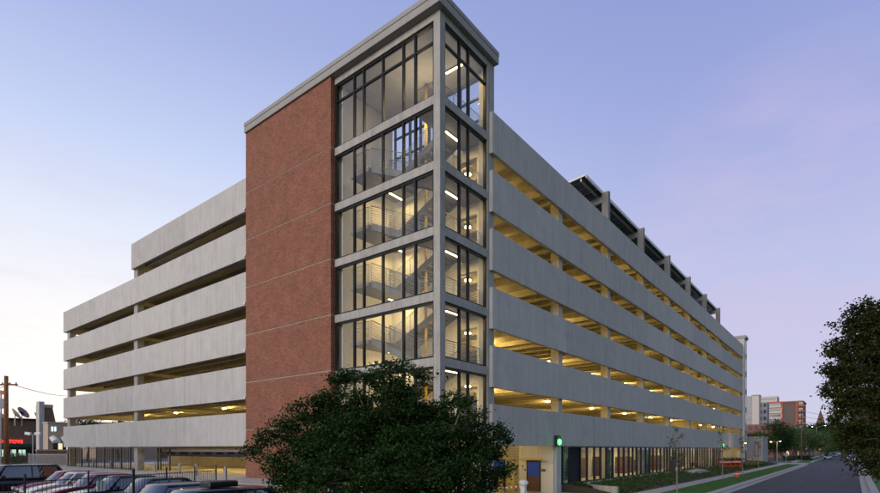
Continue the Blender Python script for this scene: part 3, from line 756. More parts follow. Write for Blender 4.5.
    for sy in (-1, 1):
        zl = .62 if sedan else .78
        MB().box(hl - .22, hl - .045, sy * Wd * .36 - .2, sy * Wd * .36 + .2, zl - .07, zl + .08).build('headlight', M['head'], r, bevel=.03, seg=2)
        zt_ = .82 if sedan else .98
        MB().box(-hl - .0, -hl + .2, sy * Wd * .39 - .17, sy * Wd * .39 + .14, zt_ - .1, zt_ + .1).build('taillight', M['tail'], r, bevel=.03, seg=2)
        xm_ = gb[0] - .45
        MB().box(xm_ - .07, xm_ + .07, sy * (Wd / 2 + .03) - .10, sy * (Wd / 2 + .03) + .10, belt + .02, belt + .16).build('mirror', mat, r, bevel=.03, seg=2)
    MB().box(hl - .06, hl - .012, -.5, .5, .40, .58).build('grille', M['plate'], r)
    MB().box(hl - .03, hl + .005, -.22, .22, .36, .46).build('number_plate', M['white'], r)
    # handles and sill trim
    t = MB()
    for sy in (-1, 1):
        for xx_ in (.15, -.95): t.box(xx_ - .09, xx_ + .09, sy * (Wd / 2 - .012) - .015, sy * (Wd / 2 - .012) + .015, belt - .17, belt - .14)
    t.build('door_handle', M['plate'], r)
    return r

lot = 'cars parked nose out in the left lot'
rz = math.pi          # noses towards -x
E = -11.1
specs = [
 ('sedan', (.012, .016, .03), 22.6, 'dark blue car at the far left end of the row, behind the utility pole', -1.6),
 ('suv', (.008, .010, .016), 19.5, 'black wagon style car with red taillight, beyond the red and silver sedans', -1.2),
 ('sedan', (.28, .02, .03), 16.1, 'bright red sedan between the black wagon and the silver sedan', 0),
 ('sedan', (.55, .53, .48), 13.7, 'silver champagne sedan between two red sedans', 0),
 ('sedan', (.17, .012, .03), 11.0, 'maroon sedan on the near side of the silver sedan', 0),
 ('sedan', (.015, .03, .07), 8.4, 'dark blue sedan behind the fence sign, beside the maroon sedan', 0),
 ('sedan', (.02, .022, .025), 5.7, 'black sedan behind the tallest fence post', 0),
 ('suv', (.03, .045, .09), 1.3, 'navy sport utility car right of the black sedan, in front of the fence end', -1.2),
 ('suv', (.02, .03, .05), -1.7, 'dark sport utility car with roof box, nearest the big bushy tree', -1.6),
]
for i, (kd, c, s_, lb, dx) in enumerate(specs):
    car(kd, paint('car_paint_%d' % i, c), E + dx + rr.uniform(-.2, .2), s_, rz + rr.uniform(-.03, .03), .6 if s_ > 4 else .45, lb, lot)
# roof box on the last car
rb = MB().box(-.9, .9, -.38, .38, 0, .3).build('roof_box', M['black'], bevel=.1, seg=3); rb.location = (E - 1.4, -1.75, .45 + 1.64); rb.scale = (.5, .75, .62)
tag(rb, 'black roof box strapped on top of the dark sport utility car', 'roof box')

# iron picket fence in front of the cars
def at(px, dep, z): return (*P(px, dep), z)
FB = Vector(P(216, 23.6)); FA = Vector(P(0, 14.6)); FA = FB + (FA - FB) * 1.25
fence = empty('picket_fence', (FB.x, FB.y, .6), label='black iron picket fence in front of the parked cars', cat='fence')
d = FA - FB; Ln = d.length; u = d / Ln
m = MB(); n = int(Ln / .14)
for i in range(n + 1):
    p = u * (Ln * i / n); m.box(p.x - .006, p.x + .006, p.y - .006, p.y + .006, .05, 1.66)
for z in (.2, 1.62): m.bar((0, 0, z), (d.x, d.y, z), .02, .03)
m.build('pickets', M['black'], fence)
for i, f in enumerate((0, .12, .26, .40, .56, .74, 1.0)):
    p = u * Ln * f; w = .038 if i in (3,) else .022
    q = MB(); q.box(p.x - w, p.x + w, p.y - w, p.y + w, 0, 1.80); q.lathe((p.x, p.y, 1.80), [(w * 1.2, 0), (w * 1.5, .03), (w * .9, .08)], 10)
    q.build('post', M['black'], fence)
p = u * Ln * .515
sg = MB(); sg.bar((p.x - u.x * .16 - .03, p.y - u.y * .16, 1.33), (p.x + u.x * .16 - .03, p.y + u.y * .16, 1.33), .012, .36)
o = sg.build('fence_sign', M['white']); o.location = fence.location; tag(o, 'small blank white sign hung on the black picket fence', 'sign')

# ------------------------------------------------------------------ trees
def leaf(mb, c, sz, rnd):
    a = Vector((rnd.gauss(0, 1), rnd.gauss(0, 1), rnd.gauss(0, .7))).normalized()
    b = a.cross(Vector((rnd.gauss(0, 1), rnd.gauss(0, 1), rnd.gauss(0, 1)))).normalized()
    L_ = sz * rnd.uniform(.7, 1.3); w = L_ * .33
    mb.quad(c - a * L_ * .5, c + b * w, c + a * L_ * .5, c - b * w)
def limb(mb, a, b, r0, r1, rnd, n=4, wob=.08):
    a = Vector(a); b = Vector(b); p = a; L_ = (b - a).length
    for i in range(1, n + 1):
        q = a.lerp(b, i / n)
        if i < n: q += Vector((rnd.gauss(0, 1), rnd.gauss(0, 1), rnd.gauss(0, .6))) * wob * L_ / n * 2
        mb.tube(p, q, r0 + (r1 - r0) * (i - 1) / n, r0 + (r1 - r0) * i / n, n=6, caps=False); p = q
def tree(name, loc, lobes, leafsz, nclump, per, leafmat, label, trunk_r=.15, spread=.3, seed=1, group=None, cat='tree', trunk_h=None, barkm='bark', shell=.5, rz=0):
    """lobes: (x,y,z,rx,ry,rz) ellipsoids relative to loc"""
    rnd = random.Random(seed)
    r = empty(name, loc, rz, label=label, cat=cat, group=group)
    t = MB(); c = MB()
    cen = Vector((sum(l[0] for l in lobes) / len(lobes), sum(l[1] for l in lobes) / len(lobes), 0))
    th = trunk_h if trunk_h else min(l[2] - l[5] for l in lobes) + .3
    fork = Vector((cen.x * .3, cen.y * .3, th)); limb(t, (0, 0, -.1), fork, trunk_r, trunk_r * .75, rnd, 3, .03)
    vol = [l[3] * l[4] * l[5] for l in lobes]; tot = sum(v ** .67 for v in vol)
    for l, v in zip(lobes, vol):
        lc = Vector(l[:3]); limb(t, fork, lc, trunk_r * .42, trunk_r * .09, rnd, 4)
        n = max(3, int(nclump * v ** .67 / tot))
        for i in range(n):
            d_ = Vector((rnd.gauss(0, 1), rnd.gauss(0, 1), rnd.gauss(0, 1))).normalized() * (rnd.random() ** (1 / 3) * (1 - shell) + shell if rnd.random() < .75 else rnd.random())
            d_ *= rnd.uniform(.86, 1.13)
            q = lc + Vector((d_.x * l[3], d_.y * l[4], d_.z * l[5]))
            if q.z < .4: q.z = .4 + rnd.random() * .5
            if i % 3 == 0: limb(t, lc.lerp(q, .1), q, trunk_r * .09, trunk_r * .03, rnd, 3)
            s_ = spread * rnd.uniform(.6, 1.4)
            for j in range(int(per * rnd.uniform(.6, 1.4))):
                leaf(c, q + Vector((rnd.gauss(0, s_), rnd.gauss(0, s_), rnd.gauss(0, s_ * .6))), leafsz, rnd)
    t.build('trunk', M[barkm], r); c.build('crown', M[leafmat], r)
    return r
def face_cam(px, dep, off_px, z_px, w):   # lobe helper: crown offset in the camera's plane
    pass
# big bushy tree in front of the corner: lobes along the view's sideways axis (CT,-ST)
ax = Vector((CT, -ST)); dv = Vector((ST, CT))
def lobes_from(px0, dep, items, z0):
    out = []
    base = Vector(P(px0, dep))
    for (px, py, dd, rw, rh) in items:
        p = Vector(P(px, dep + dd)) - base; k = (dep + dd) / 522.7
        out.append((p.x, p.y, Zp(py, dep + dd) - z0, rw * k, rw * k, rh * k))
    return out
D = 14.5
edge = [(256, 452, 9, 8), (268, 440, 12, 9), (285, 428, 13, 10), (304, 410, 13, 10), (322, 402, 13, 9), (338, 380, 12, 10), (350, 375, 12, 8), (370, 380, 13, 9), (387, 371, 13, 8), (402, 368, 12, 7), (421, 376, 10, 8), (398, 390, 20, 12), (432, 408, 15, 10), (453, 402, 11, 9), (464, 402, 10, 9), (476, 420, 12, 9), (490, 430, 12, 9), (502, 440, 10, 9), (489, 452, 14, 10), (500, 470, 13, 9), (484, 484, 16, 10), (274, 462, 14, 10), (288, 478, 16, 12)]
L1 = lobes_from(388, D, [(x_, y_, R.uniform(-.5, .6), a_, b_) for x_, y_, a_, b_ in edge] + [(345, 408, .3, 30, 20), (388, 412, 0, 38, 26), (312, 440, .1, 32, 24), (440, 436, .2, 36, 26), (465, 455, .2, 30, 24), (350, 445, -.6, 52, 34), (415, 455, -.6, 50, 32), (380, 475, -.9, 80, 34), (315, 478, -.2, 40, 26), (450, 480, -.5, 44, 28), (385, 440, 1.2, 70, 40)], .12)
tree('bushy_tree', (*P(388, D), .12), L1, .078, 2400, 46, 'leaf_dark', 'dark bushy broadleaf tree in front of the glazed corner tower', .16, .115, seed=11, trunk_h=1.4)
D = 21
L2 = lobes_from(905, D, [(890, 330, 0, 34, 26), (868, 352, 0, 28, 22), (850, 372, .3, 18, 14), (858, 392, 0, 26, 20), (895, 380, .4, 50, 50), (880, 420, 0, 40, 30), (868, 440, .6, 26, 22), (900, 440, -.5, 50, 40), (915, 350, .5, 50, 50), (848, 398, .2, 16, 10), (843, 378, .2, 14, 9), (836, 352, .1, 9, 6), (850, 345, .1, 14, 9), (874, 318, .1, 20, 15), (852, 325, .2, 15, 11), (838, 350, .2, 12, 8), (832, 368, .1, 11, 7), (833, 390, .2, 12, 8), (863, 308, .2, 12, 8), (880, 462, 1, 14, 12)], .12)
tree('maple_tree', (*P(905, D), .12), L2, .12, 1250, 44, 'leaf_browngreen', 'large dark leafy tree overhanging the right side of the street', .25, .15, seed=5, trunk_h=2.2)
# young street trees in the lawn strip
def sapling(px, by, topy, label, seed):
    dd = (H - .12) * 522.7 / (by - 448.8)
    x, y = P(px, dd); h = Zp(topy, dd) - .12; rnd = random.Random(seed)
    r = empty('street_sapling', (x, y, .12), label=label, cat='tree', group='young trees in the lawn strip')
    t = MB(); t.tube((0, 0, 0), (0, 0, h * .9), .05, .015, 6)
    c = MB()
    for i in range(16):
        z = h * rnd.uniform(.42, .9); a = rnd.uniform(0, 6.28); l_ = rnd.uniform(.35, .8) * (1.15 - z / h * .6)
        q = Vector((math.cos(a) * l_, math.sin(a) * l_, z + l_ * .9)); t.tube((0, 0, z), q, .015, .006, 4, False)
        for j in range(16):
            leaf(c, Vector((0, 0, z)).lerp(q, rnd.uniform(.3, 1.1)) + Vector((rnd.gauss(0, .09), rnd.gauss(0, .09), rnd.gauss(0, .09))), .11, rnd)
    t.build('trunk', M['palebark'], r); c.build('crown', M['leaf_mid'], r)
sapling(677, 497, 424, 'slender young tree nearest the camera in the lawn strip, before the storefront', 1)
sapling(722.5, 479.5, 422, 'slender young tree in front of the orange barriers', 2)
sapling(742.5, 476.5, 425, 'slender young tree right of the small orange barrel', 3)
sapling(758.5, 468.5, 424, 'slender young tree in front of the low grey building', 4)

# bed planting (stuff) -----------------------------------------------------
def tufts(name, n, region, sz, mat, seed):
    rnd = random.Random(seed); m = MB()
    for i in range(n):
        x, y, z = region(rnd)
        for j in range(7):
            a = rnd.uniform(0, 6.28); l_ = sz * rnd.uniform(.5, 1.2); q = Vector((x + math.cos(a) * l_ * .5, y + math.sin(a) * l_ * .5, z + l_)); w = Vector((-math.sin(a), math.cos(a), 0)) * l_ * .12
            p = Vector((x, y, z)); m.quad(p - w, p + w, q)
    return tag(m.build(name, mat), kind='stuff')
def bedz(y): 
    t = (y + 4.3) / 4.2; return .14 + .5 * min(1, t * 1.15)
tag(tufts('ground_cover', 2600, lambda r_: (lambda y: (14.5 + r_.random() ** 1.3 * 90, y, bedz(y) - .02))(-4.1 + r_.random() * 3.5), .26, M['leaf_mid'], 4), 'low green ground cover planted along the storefront', 'plants')
tag(tufts('ornamental_grass', 700, lambda r_: (73 + r_.random() * 17, -3.7 + r_.random() * 2.3, .4), .5, M['leaf_pale'], 5), 'pale ornamental grasses by the far end of the garage', 'plants')
tag(tufts('lawn_grass', 9000, lambda r_: (20 + r_.random() ** 1.4 * 80, -8.0 + r_.random() * 2.3, .11), .07, simple('grass_blades', (.045, .14, .02), .8, var=.4), 6), 'short mown grass of the lawn strip', 'grass')

# ------------------------------------------------------------------ small street things
def barrier(x, y, label):
    r = empty('plastic_barrier', (x, y, .45), -.9, label=label, cat='barrier', group='orange barriers by the garage exit')
    m = MB(); 
    for a in (-.85, .45): m.box(a, a + .4, -.25, .25, 0, .12)
    m.box(-.95, .95, -.08, .08, .12, .42); m.box(-.95, .95, -.08, .08, .62, 1.02)
    for a in (-.9, -.1, .7): m.box(a, a + .2, -.075, .075, .421, .619); m.build('body', M['orange'], r, bevel=.04, seg=2)
    MB().box(-.8, .8, -.092, -.081, .78, .88).build('stripe', M['white'], r)
x, y = P(725, 75); barrier(x, y, 'left one of the two orange plastic barriers before the lit exit')
x, y = P(735, 76); barrier(x, y, 'right one of the two orange plastic barriers before the lit exit')
x, y = P(747.5, 98); barrier(x, y, 'orange plastic barrier farther off beside the low grey building')
x, y = P(737, 57)
r = empty('traffic_drum', (x, y, .12), label='small orange drum standing on the lawn strip', cat='traffic drum')
MB().lathe((0, 0, 0), [(.30, 0), (.30, .05), (.22, .06), (.20, .30), (.17, .52), (.09, .56)], 16).build('drum', M['orange'], r)
MB().lathe((0, 0, .30), [(.212, 0), (.205, .08)], 16).build('band', M['white'], r)
x, y = P(643, 49)
r = empty('pay_station', (-3, 0, 0), label='black pay station with red top against the storefront', cat='pay station'); r.location = (39.2, -1.0, .62)
MB().box(-.35, .35, -.25, .25, 0, 1.35).build('cabinet', M['black'], r, bevel=.03)
MB().box(-.28, .28, -.265, -.251, .15, .6).build('notice', M['white'], r)
MB().box(-.3, -.02, -.262, -.252, .85, 1.15).build('red_panel', M['red'], r); MB().box(0, .6, -.262, -.252, .9, 1.05).build('white_panel', M['white'], r)
x, y = 46.5, -1.9
o = tag(MB().box(-3.4, 2.6, -.7, .9, 0, .12).box(-3.0, 2.2, -.4, .9, .12, .28).build('entrance_steps', M['walk'], bevel=.02), 'pale concrete steps crossing the planting bed to the storefront', 'steps'); o.location = (x, y, .42)

def mast_lamp(name, px, dep, h, arms, label, group=None, z0=.1):
    x, y = P(px, dep); r = empty(name, (x, y, z0), label=label, cat='street lamp', group=group)
    MB().tube((0, 0, 0), (0, 0, h), .09, .06, 8).build('pole', M['steel'], r)
    for (dx, dz) in arms:
        a = ax * dx
        MB().tube((0, 0, h - .1), (a.x, a.y, h + dz), .04, n=6).build('arm', M['steel'], r)
        l_ = MB().box(-.22, .22, -.22, .22, -.06, .06).build('lamp_head', M['steel'], r); l_.location = (a.x, a.y, h + dz)
        MB().lathe((0, 0, -.2), [(.10, .02), (.19, .07), (.17, .13)], 10).build('lens', M['lampfar'], l_)
        point(x + a.x, y + a.y, z0 + h + dz - .5, 60, (1, .62, .28), .2)
M['lampfar'] = emit('lit_street_lamp', (1, .62, .28), 14)
M['lampnear'] = M['lamp']
mast_lamp('street_lamp', 743, 84, 4.1, [(.35, .0)], 'slim pole lamp lit beside the far end of the garage')
mast_lamp('street_lamp', 777, 128, 4.9, [(-1.5, .0), (.8, .1)], 'lit street lamp with two heads in front of the green trees')
mast_lamp('street_lamp', 816.6, 190, 11.0, [(-1.6, .2), (3.2, .6)], 'tall street lamp with two lit heads below the church spire')
def pole(px, dep, h, label, mat='wood', r0=.14, arms=1, z0=0):
    x, y = P(px, dep); r = empty('utility_pole', (x, y, z0), label=label, cat='utility pole')
    MB().tube((0, 0, 0), (0, 0, h), r0, r0 * .75, 10).build('pole', M[mat], r, smooth=True)
    for a in range(arms):
        MB().bar((-ax.x * .9, -ax.y * .9, h - .7 - a), (ax.x * .9, ax.y * .9, h - .7 - a), .1, .12).build('crossarm', M[mat], r)
        for k_ in (-.8, -.3, .3, .8):
            MB().lathe((ax.x * k_, ax.y * k_, h - .64 - a), [(.04, 0), (.06, .05), (.03, .14)], 8).build('insulator', M['steel'], r)
    return r
pole(6.2, 42, Zp(376, 42) - .6, 'brown wooden utility pole before the toy store', r0=.19, z0=.6)
pole(801.5, 135, Zp(409.5, 135), 'bare wooden utility pole on the far corner left of the pale trees', mat='bark', r0=.17, arms=1)
def wire(a, b, sag, name, label, r_=.02, group=None):
    m = MB(); a = Vector(a); b = Vector(b); p = a
    for i in range(1, 13):
        t = i / 12; q = a.lerp(b, t) - Vector((0, 0, sag * 4 * t * (1 - t))); m.tube(p, q, r_, n=4, caps=False); p = q
    tag(m.build(name, M['black']), label, 'wire', group)
wire(at(7, 42, Zp(383, 42)), at(90, 120, Zp(392, 120)), 1.0, 'overhead_wire', 'upper overhead wire running right from the wooden utility pole by the toy store', .03, 'overhead wires left')
wire(at(7, 42, Zp(386, 42)), at(-30, 50, Zp(384, 50)), .3, 'overhead_wire', 'overhead wire running left from the wooden utility pole', .03, 'overhead wires left')
for i, yy in enumerate((411, 416, 421)):
    wire(at(801.5, 135, Zp(yy, 135)), at(875, 120, Zp(yy + 4, 120)), .8, 'overhead_wire', ['topmost', 'middle', 'lowest'][i] + ' overhead wire crossing the street from the far corner pole', .03, 'overhead wires right')

# ------------------------------------------------------------------ left background
def gridbuild(name, px0, px1, topy, dep, z0, mat, label, depth=15, face='left', kind=None):
    """box building whose street-left face (towards -x) spans columns px0..px1 at roughly depth dep"""
    a = Vector(P(px1, dep)); # right corner of the -x face
    # march +y until column px0 is met
    w = 0
    while w < 400:
        rel = Vector((a.x, a.y + w)) - Vector((-20.397, -16.156)); X = rel.x * CT - rel.y * ST; Y = rel.x * ST + rel.y * CT
        if 440 + 522.7 * X / Y <= px0: break
        w += .25
    h = Zp(topy, dep) - z0
    r = empty(name, (a.x, a.y, z0), label=label, cat='building')
    return r, w, h
def col_of(x, y):
    rx, ry = x + 20.397, y + 16.156
    return 440 + 522.7 * (rx * CT - ry * ST) / (rx * ST + ry * CT)
def facing(name, px0, px1, topy, dep, z0, label):
    """building whose face towards -y spans columns px0..px1; origin at that face's left corner"""
    a = P(px0, dep); w = 0
    while w < 300 and col_of(a[0] + w, a[1]) < px1: w += .1
    return empty(name, (a[0], a[1], z0), label=label, cat='building'), w, Zp(topy, dep) - z0
def x_at(r, px):
    w = 0
    while w < 300 and col_of(r.location.x + w, r.location.y) < px: w += .05
    return w
# toy store
r, w, h = facing('toy_store', -60, 38.5, 417.5, 88, .6, 'brown brick store with red lit lettering and glowing shop windows')
MB().box(0, w, 0, 18, 0, h).build('wall', M['brownbrick'], r)
MB().box(-.2, w + .2, -.25, 18.2, h, h + .35).build('parapet', M['dark'], r)
dp = lambda x_: (r.location.x + x_ + 20.397) * ST + (r.location.y + 16.156) * CT
xs_ = x_at(r, 10); sh = Zp(446.5, dp(xs_)) - .6
MB().box(.2, w, -1.0, -.01, sh - .05, sh + .45).build('canopy', simple('green_canopy', (.01, .06, .045), .5), r)
gw = MB().box(.4, w - .3, -.07, -.01, .3, sh - .06).build('shop_window', M['darkglass'], r)
rnd = random.Random(2); m = MB(); x = .8
while x < w - 2:
    ww = rnd.uniform(.7, 1.5); m.box(x, x + ww, -.10, -.075, .9 + rnd.random() * .5, sh - .35 - rnd.random() * .5); x += ww + rnd.uniform(.15, .9)
m.build('lit_pane', emit('lit_shop_window', (.62, .95, .72), .75), gw)
m = MB()
for i in range(int(w / 1.5)): m.box(i * 1.5 + .5, i * 1.5 + .58, -.13, -.02, .1, sh - .06)
m.build('window_frame', M['dark'], gw)
def text_mesh(txt, size, ext):
    cu = bpy.data.curves.new('t', 'FONT'); cu.body = txt; cu.size = size; cu.extrude = ext; cu.align_x = 'LEFT'; cu.offset = size * .03
    o = bpy.data.objects.new('t', cu); COL.objects.link(o)
    me = bpy.data.meshes.new_from_object(o.evaluated_get(bpy.context.evaluated_depsgraph_get())); bpy.data.objects.remove(o)
    return me
me = text_mesh('CHI-TOYS', .85, .05); me.materials.append(emit('red_neon', (1, .04, .03), 2.4))
wt = max(v.co.x for v in me.vertices); xa, xb = x_at(r, -3.5), x_at(r, 22.5)
for v in me.vertices: v.co.x *= (xb - xa) / wt
o = bpy.data.objects.new('sign_lettering', me); COL.objects.link(o); o.parent = r
o.rotation_euler = (rad(90), 0, 0); o.location = (xa, -.12, Zp(443.3, dp(xb)) - .6)
# satellite dishes on its roof
def dish(px, py, rr_, dep, label, tilt=.9):
    x, y = P(px, dep); z = Zp(427, dep) + .2
    r = empty('satellite_dish', (x, y, z), label=label, cat='satellite dish', group='satellite dishes on the store roof')
    hh = Zp(py, dep) - z
    MB().tube((0, 0, 0), (0, 0, hh), .08, n=6).build('mast', M['steel'], r)
    k = MB(); n_ = 18; rings = [(0, .0), (.35, .06), (.7, .24), (1, .5)]
    for (q, zz) in rings[1:]:
        for i in range(n_):
            t = i * 2 * math.pi / n_; k.v.append((q * rr_ * math.cos(t), q * rr_ * math.sin(t), zz * rr_ * .6))
    for (q, zz) in rings[1:]:
        for i in range(n_):
            t = i * 2 * math.pi / n_; k.v.append((q * rr_ * math.cos(t), q * rr_ * math.sin(t), zz * rr_ * .6 - .06))
    for s_ in (0, 3 * n_):
        k.f.append(tuple(s_ + i for i in range(n_))); k.m.append(0)
        for a in range(2):
            for i in range(n_):
                j = (i + 1) % n_; k.f.append((s_ + a * n_ + i, s_ + a * n_ + j, s_ + (a + 1) * n_ + j, s_ + (a + 1) * n_ + i)); k.m.append(0)
    ds = k.build('reflector', M['brownsteel'], r, smooth=True); ds.location = (0, 0, hh)
    ds.rotation_euler = (rad(55), 0, rad(70 + tilt * 40))
    MB().tube((0, 0, 0), (0, 0, rr_ * 1.0), .04, n=5).build('feed_arm', M['steel'], ds)
M['brownsteel'] = simple('weathered_dish', (.34, .25, .24), .8)
dish(15, 414.5, 1.1, 93, 'left dish of the close pair on the store roof', .4)
dish(22, 413.5, 1.2, 95, 'right dish of the close pair on the store roof', -.6)
dish(37, 417.5, 1.0, 96, 'satellite dish by itself next to the concrete fin', .0)
dish(1, 418, 1.0, 93, 'satellite dish at the far left above the store', .9)
# brown block tower with concrete fin
r, w, h = facing('brick_block_tower', 43.5, 55.5, 407.5, 84, .6, 'dark brick block with tall pale concrete fin beside the toy store')
MB().box(0, w * .72, 0, 4, 0, h).build('wall', M['brownbrick'], r)
m = MB(); k = [(w * .72, 0), (w, 0), (w, h * .72), (w * .72, h)]
n0 = len(m.v); m.v += [(x_, .02, z_) for x_, z_ in k] + [(x_, 4, z_) for x_, z_ in k]; m.f += [(0, 1, 2, 3), (7, 6, 5, 4), (1, 5, 6, 2), (3, 2, 6, 7)]; m.m += [0] * 4
m.build('sloped_wing', M['brownbrick'], r)
MB().box(-.7, -.01, -.5, 1.0, 0, h + .9).build('fin', M['panel'], r)
MB().box(0, w * .74, -.12, 4.1, h, h + .5).build('coping', M['panel'], r)
# beige building with a lit window
r, w, h = facing('beige_building', 48, 80, 423, 74, .6, 'beige stucco building with one lit window and pale awnings')
MB().box(0, w, 0, 2.2, 0, h).build('wall', simple('stucco', (.44, .35, .28), .9), r); MB().box(-.1, w + .1, -.1, 2.3, h, h + .18).build('coping', M['walk'], r)
xa, xb = x_at(r, 51), x_at(r, 56)
wn = MB().box(xa, xb, -.06, -.005, Zp(431.5, 75) - .6, Zp(427, 75) - .6).build('window', emit('lit_window', (.7, .9, 1), 1.3), r)
MB().box((xa + xb) / 2 - .05, (xa + xb) / 2 + .05, -.09, -.062, Zp(431.5, 75) - .6, Zp(427, 75) - .6).build('window_frame', M['dark'], wn)
zc = Zp(440, 75) - .6
for i in range(3):
    m = MB(); x0_ = w * i / 3 + .1; x1_ = w * (i + 1) / 3 - .1; n = 8
    for j in range(n):
        a0, a1 = [x0_ + (x1_ - x0_) * q / n for q in (j, j + 1)]; s0, s1 = [.35 * math.sin(math.pi * q / n) for q in (j, j + 1)]
        m.quad((a0, -.01, zc + .3 + s0), (a1, -.01, zc + .3 + s1), (a1, -1.2, zc - .3 + s1), (a0, -1.2, zc - .3 + s0)); m.quad((a0, -1.2, zc - .3 + s0), (a1, -1.2, zc - .3 + s1), (a1, -1.2, zc - .55 + s1 * .4), (a0, -1.2, zc - .55 + s0 * .4))
    m.build('awning', M['white'], r)
MB().box(.6, w - .6, -.05, -.006, .3, zc - .3).build('shop_window', M['darkglass'], r)
m = MB(); m.box(w * .3, w * .42, -.1, -.052, .9, zc - .5); m.box(w * .55, w * .62, -.1, -.052, 1, zc - .6); m.build('lit_pane', emit('lit_beige', (1, .8, .5), .9), r)
r = empty('brick_house', (-62, 22, .6), label='brick house with pitched roof left of the parking lot, mirrored in the stair tower glass', cat='house')
MB().box(0, 18, 0, 40, 0, 9).build('wall', M['brownbrick'], r)
m = MB(); m.quad((-.5, -.5, 9), (18.5, -.5, 9), (18.5, 20, 14), (-.5, 20, 14)); m.quad((-.5, 40.5, 9), (-.5, 20, 14), (18.5, 20, 14), (18.5, 40.5, 9)); m.quad((18, 0, 9), (18, 40, 9), (18, 20, 14)); m.quad((0, 0, 9), (0, 20, 14), (0, 40, 9))
m.build('roof', M['brown'], r)
for i in range(6):
    for j in range(2): MB().box(18.005, 18.06, 3 + i * 6, 5.4 + i * 6, 1.5 + j * 3.8, 3.6 + j * 3.8).build('window', M['darkglass'], r)
# low dark wall and grey screen fence
r, w, h = facing('low_brick_enclosure', 37, 72, 450.8, 63, .6, 'low brown brick enclosure wall behind the parked cars')
MB().box(0, w, 0, .4, 0, h).build('wall', M['brownbrick'], r); MB().box(-.05, w, -.06, .46, h, h + .15).build('coping', M['walk'], r)
def rail_fence(name, pa, pb_, dep_a, dep_b, h, z0, mat, label, gap=.2, posts=2.4, seed=1):
    A = Vector(P(pa, dep_a)); B = Vector(P(pb_, dep_b)); d_ = B - A
    r = empty(name, (A.x, A.y, z0), label=label, cat='fence')
    m = MB(); n_ = int(d_.length / gap)
    for i in range(n_ + 1):
        p = d_ * (i / n_); m.tube((p.x, p.y, .05), (p.x, p.y, h), .02, n=4)
    for z in (.15, h * .96): m.bar((0, 0, z), (d_.x, d_.y, z), .05, .05)
    m.build('pickets', mat, r)
    n_ = max(1, int(d_.length / posts))
    for i in range(n_ + 1):
        p = d_ * (i / n_); MB().box(p.x - .06, p.x + .06, p.y - .06, p.y + .06, 0, h + .1).build('post', mat, r)
rail_fence('metal_fence', 29, 67, 62, 60, Zp(454, 61) - .6, .6, M['steel'], 'grey metal picket fence behind the black wagon', .12, 4)
rail_fence('metal_fence', -20, 30, 80, 76, 1.9, .6, M['black'], 'dark railing in front of the toy store shop windows', .3, 3)
# sign pole with disc at the left edge
x, y = P(1.0, 55)
r = empty('sign_pole', (x, y, .6), label='steel pole with round sign behind the wooden utility pole', cat='sign')
zt = Zp(396, 55) - .6
MB().tube((0, 0, 0), (0, 0, zt + .6), .07, n=8).build('pole', M['steel'], r)
m = MB(); m.tube((-.06 * dv.x, -.06 * dv.y, zt - .8), (.06 * dv.x, .06 * dv.y, zt - .8), .55, n=20); m.build('disc', simple('faded_sign', (.3, .28, .36), .6), r)
MB().bar((-ax.x * .5, -ax.y * .5, zt + .35), (ax.x * .5, ax.y * .5, zt + .35), .1, .4).build('upper_panel', M['red'], r)
# lamp fixture (floodlight) near the store
x, y = P(33, 70)
r = empty('lot_lamp', (x, y, .6), label='white double headed lamp pole beside the concrete fin', cat='street lamp')
zt = Zp(434, 70) - .6
MB().tube((0, 0, 0), (0, 0, zt), .07, n=8).build('pole', M['steel'], r)
for s_ in (-1, 1): MB().bar((s_ * ax.x * .3, s_ * ax.y * .3, zt), (s_ * ax.x * 1.0, s_ * ax.y * 1.0, zt + .1), .3, .35).build('lamp_head', M['white'], r)
# hedge in front of the store
r, w, h = facing('tan_building', 96, 160, 422, 130, .6, 'tan stucco building glimpsed through the open end of the garage')
MB().box(0, w, 0, 9, 0, h).build('wall', simple('tan_stucco', (.36, .27, .21), .9), r)
for i in range(6): MB().box(1.5 + i * w / 6, 3.0 + i * w / 6, -.05, -.01, h - 3, h - 1.4).build('window', M['darkglass'], r)
r, w, h = facing('brick_shop_row', 150, 285, 439, 150, .6, 'long low brown brick building seen through the lit ground floor of the garage')
MB().box(0, w, 0, 12, 0, h).build('wall', M['brownbrick'], r); MB().box(-.1, w + .1, -.1, 12.1, h, h + .3).build('coping', M['walk'], r)
for i in range(12): MB().box(1 + i * w / 12, 1 + (i + .6) * w / 12, -.05, -.01, .8, 2.6).build('window', M['darkglass'], r)
# ------------------------------------------------------------------ right background
def apt(name, px0, px1, topy, dep, label, mat, rows, cols, wmat, depth=14, z0=0, winw=.6, winh=.55, seed=1, lit=0.0):
    r, w, h = gridbuild(name, px0, px1, topy, dep, z0, None, label)
    MB().box(0, depth, 0, w, 0, h).build('wall', mat, r)
    rnd = random.Random(seed); cw = w / cols; ch = h / rows
    for side in (0, 1):
        nn = cols if side == 0 else max(2, int(depth / cw))
        cw_ = cw if side == 0 else depth / nn
        for i in range(nn):
            for j in range(rows):
                a = i * cw_ + cw_ * (1 - winw) / 2; b_ = a + cw_ * winw; z_ = j * ch + ch * (1 - winh) * .6; z2 = z_ + ch * winh
                lt = rnd.random() < lit
                m = MB()
                if side == 0: m.box(-.05, -.005, a, b_, z_, z2)
                else: m.box(a, b_, -.05, -.005, z_, z2)
                m.build('window', M['litfar'] if lt else wmat, r)
    return r, w, h
M['litfar'] = emit('lit_far_window', (1, .75, .4), .9)
M['fargrey'] = simple('far_grey_render', (.34, .35, .38), .8)
M['farwhite'] = simple('far_pale_render', (.50, .47, .44), .8)
M['fardark'] = simple('far_dark_brick', (.13, .10, .095), .9)
M['farorange'] = simple('far_orange_render', (.36, .10, .06), .8)
M['farwin'] = simple('far_window', (.06, .08, .11), .15)
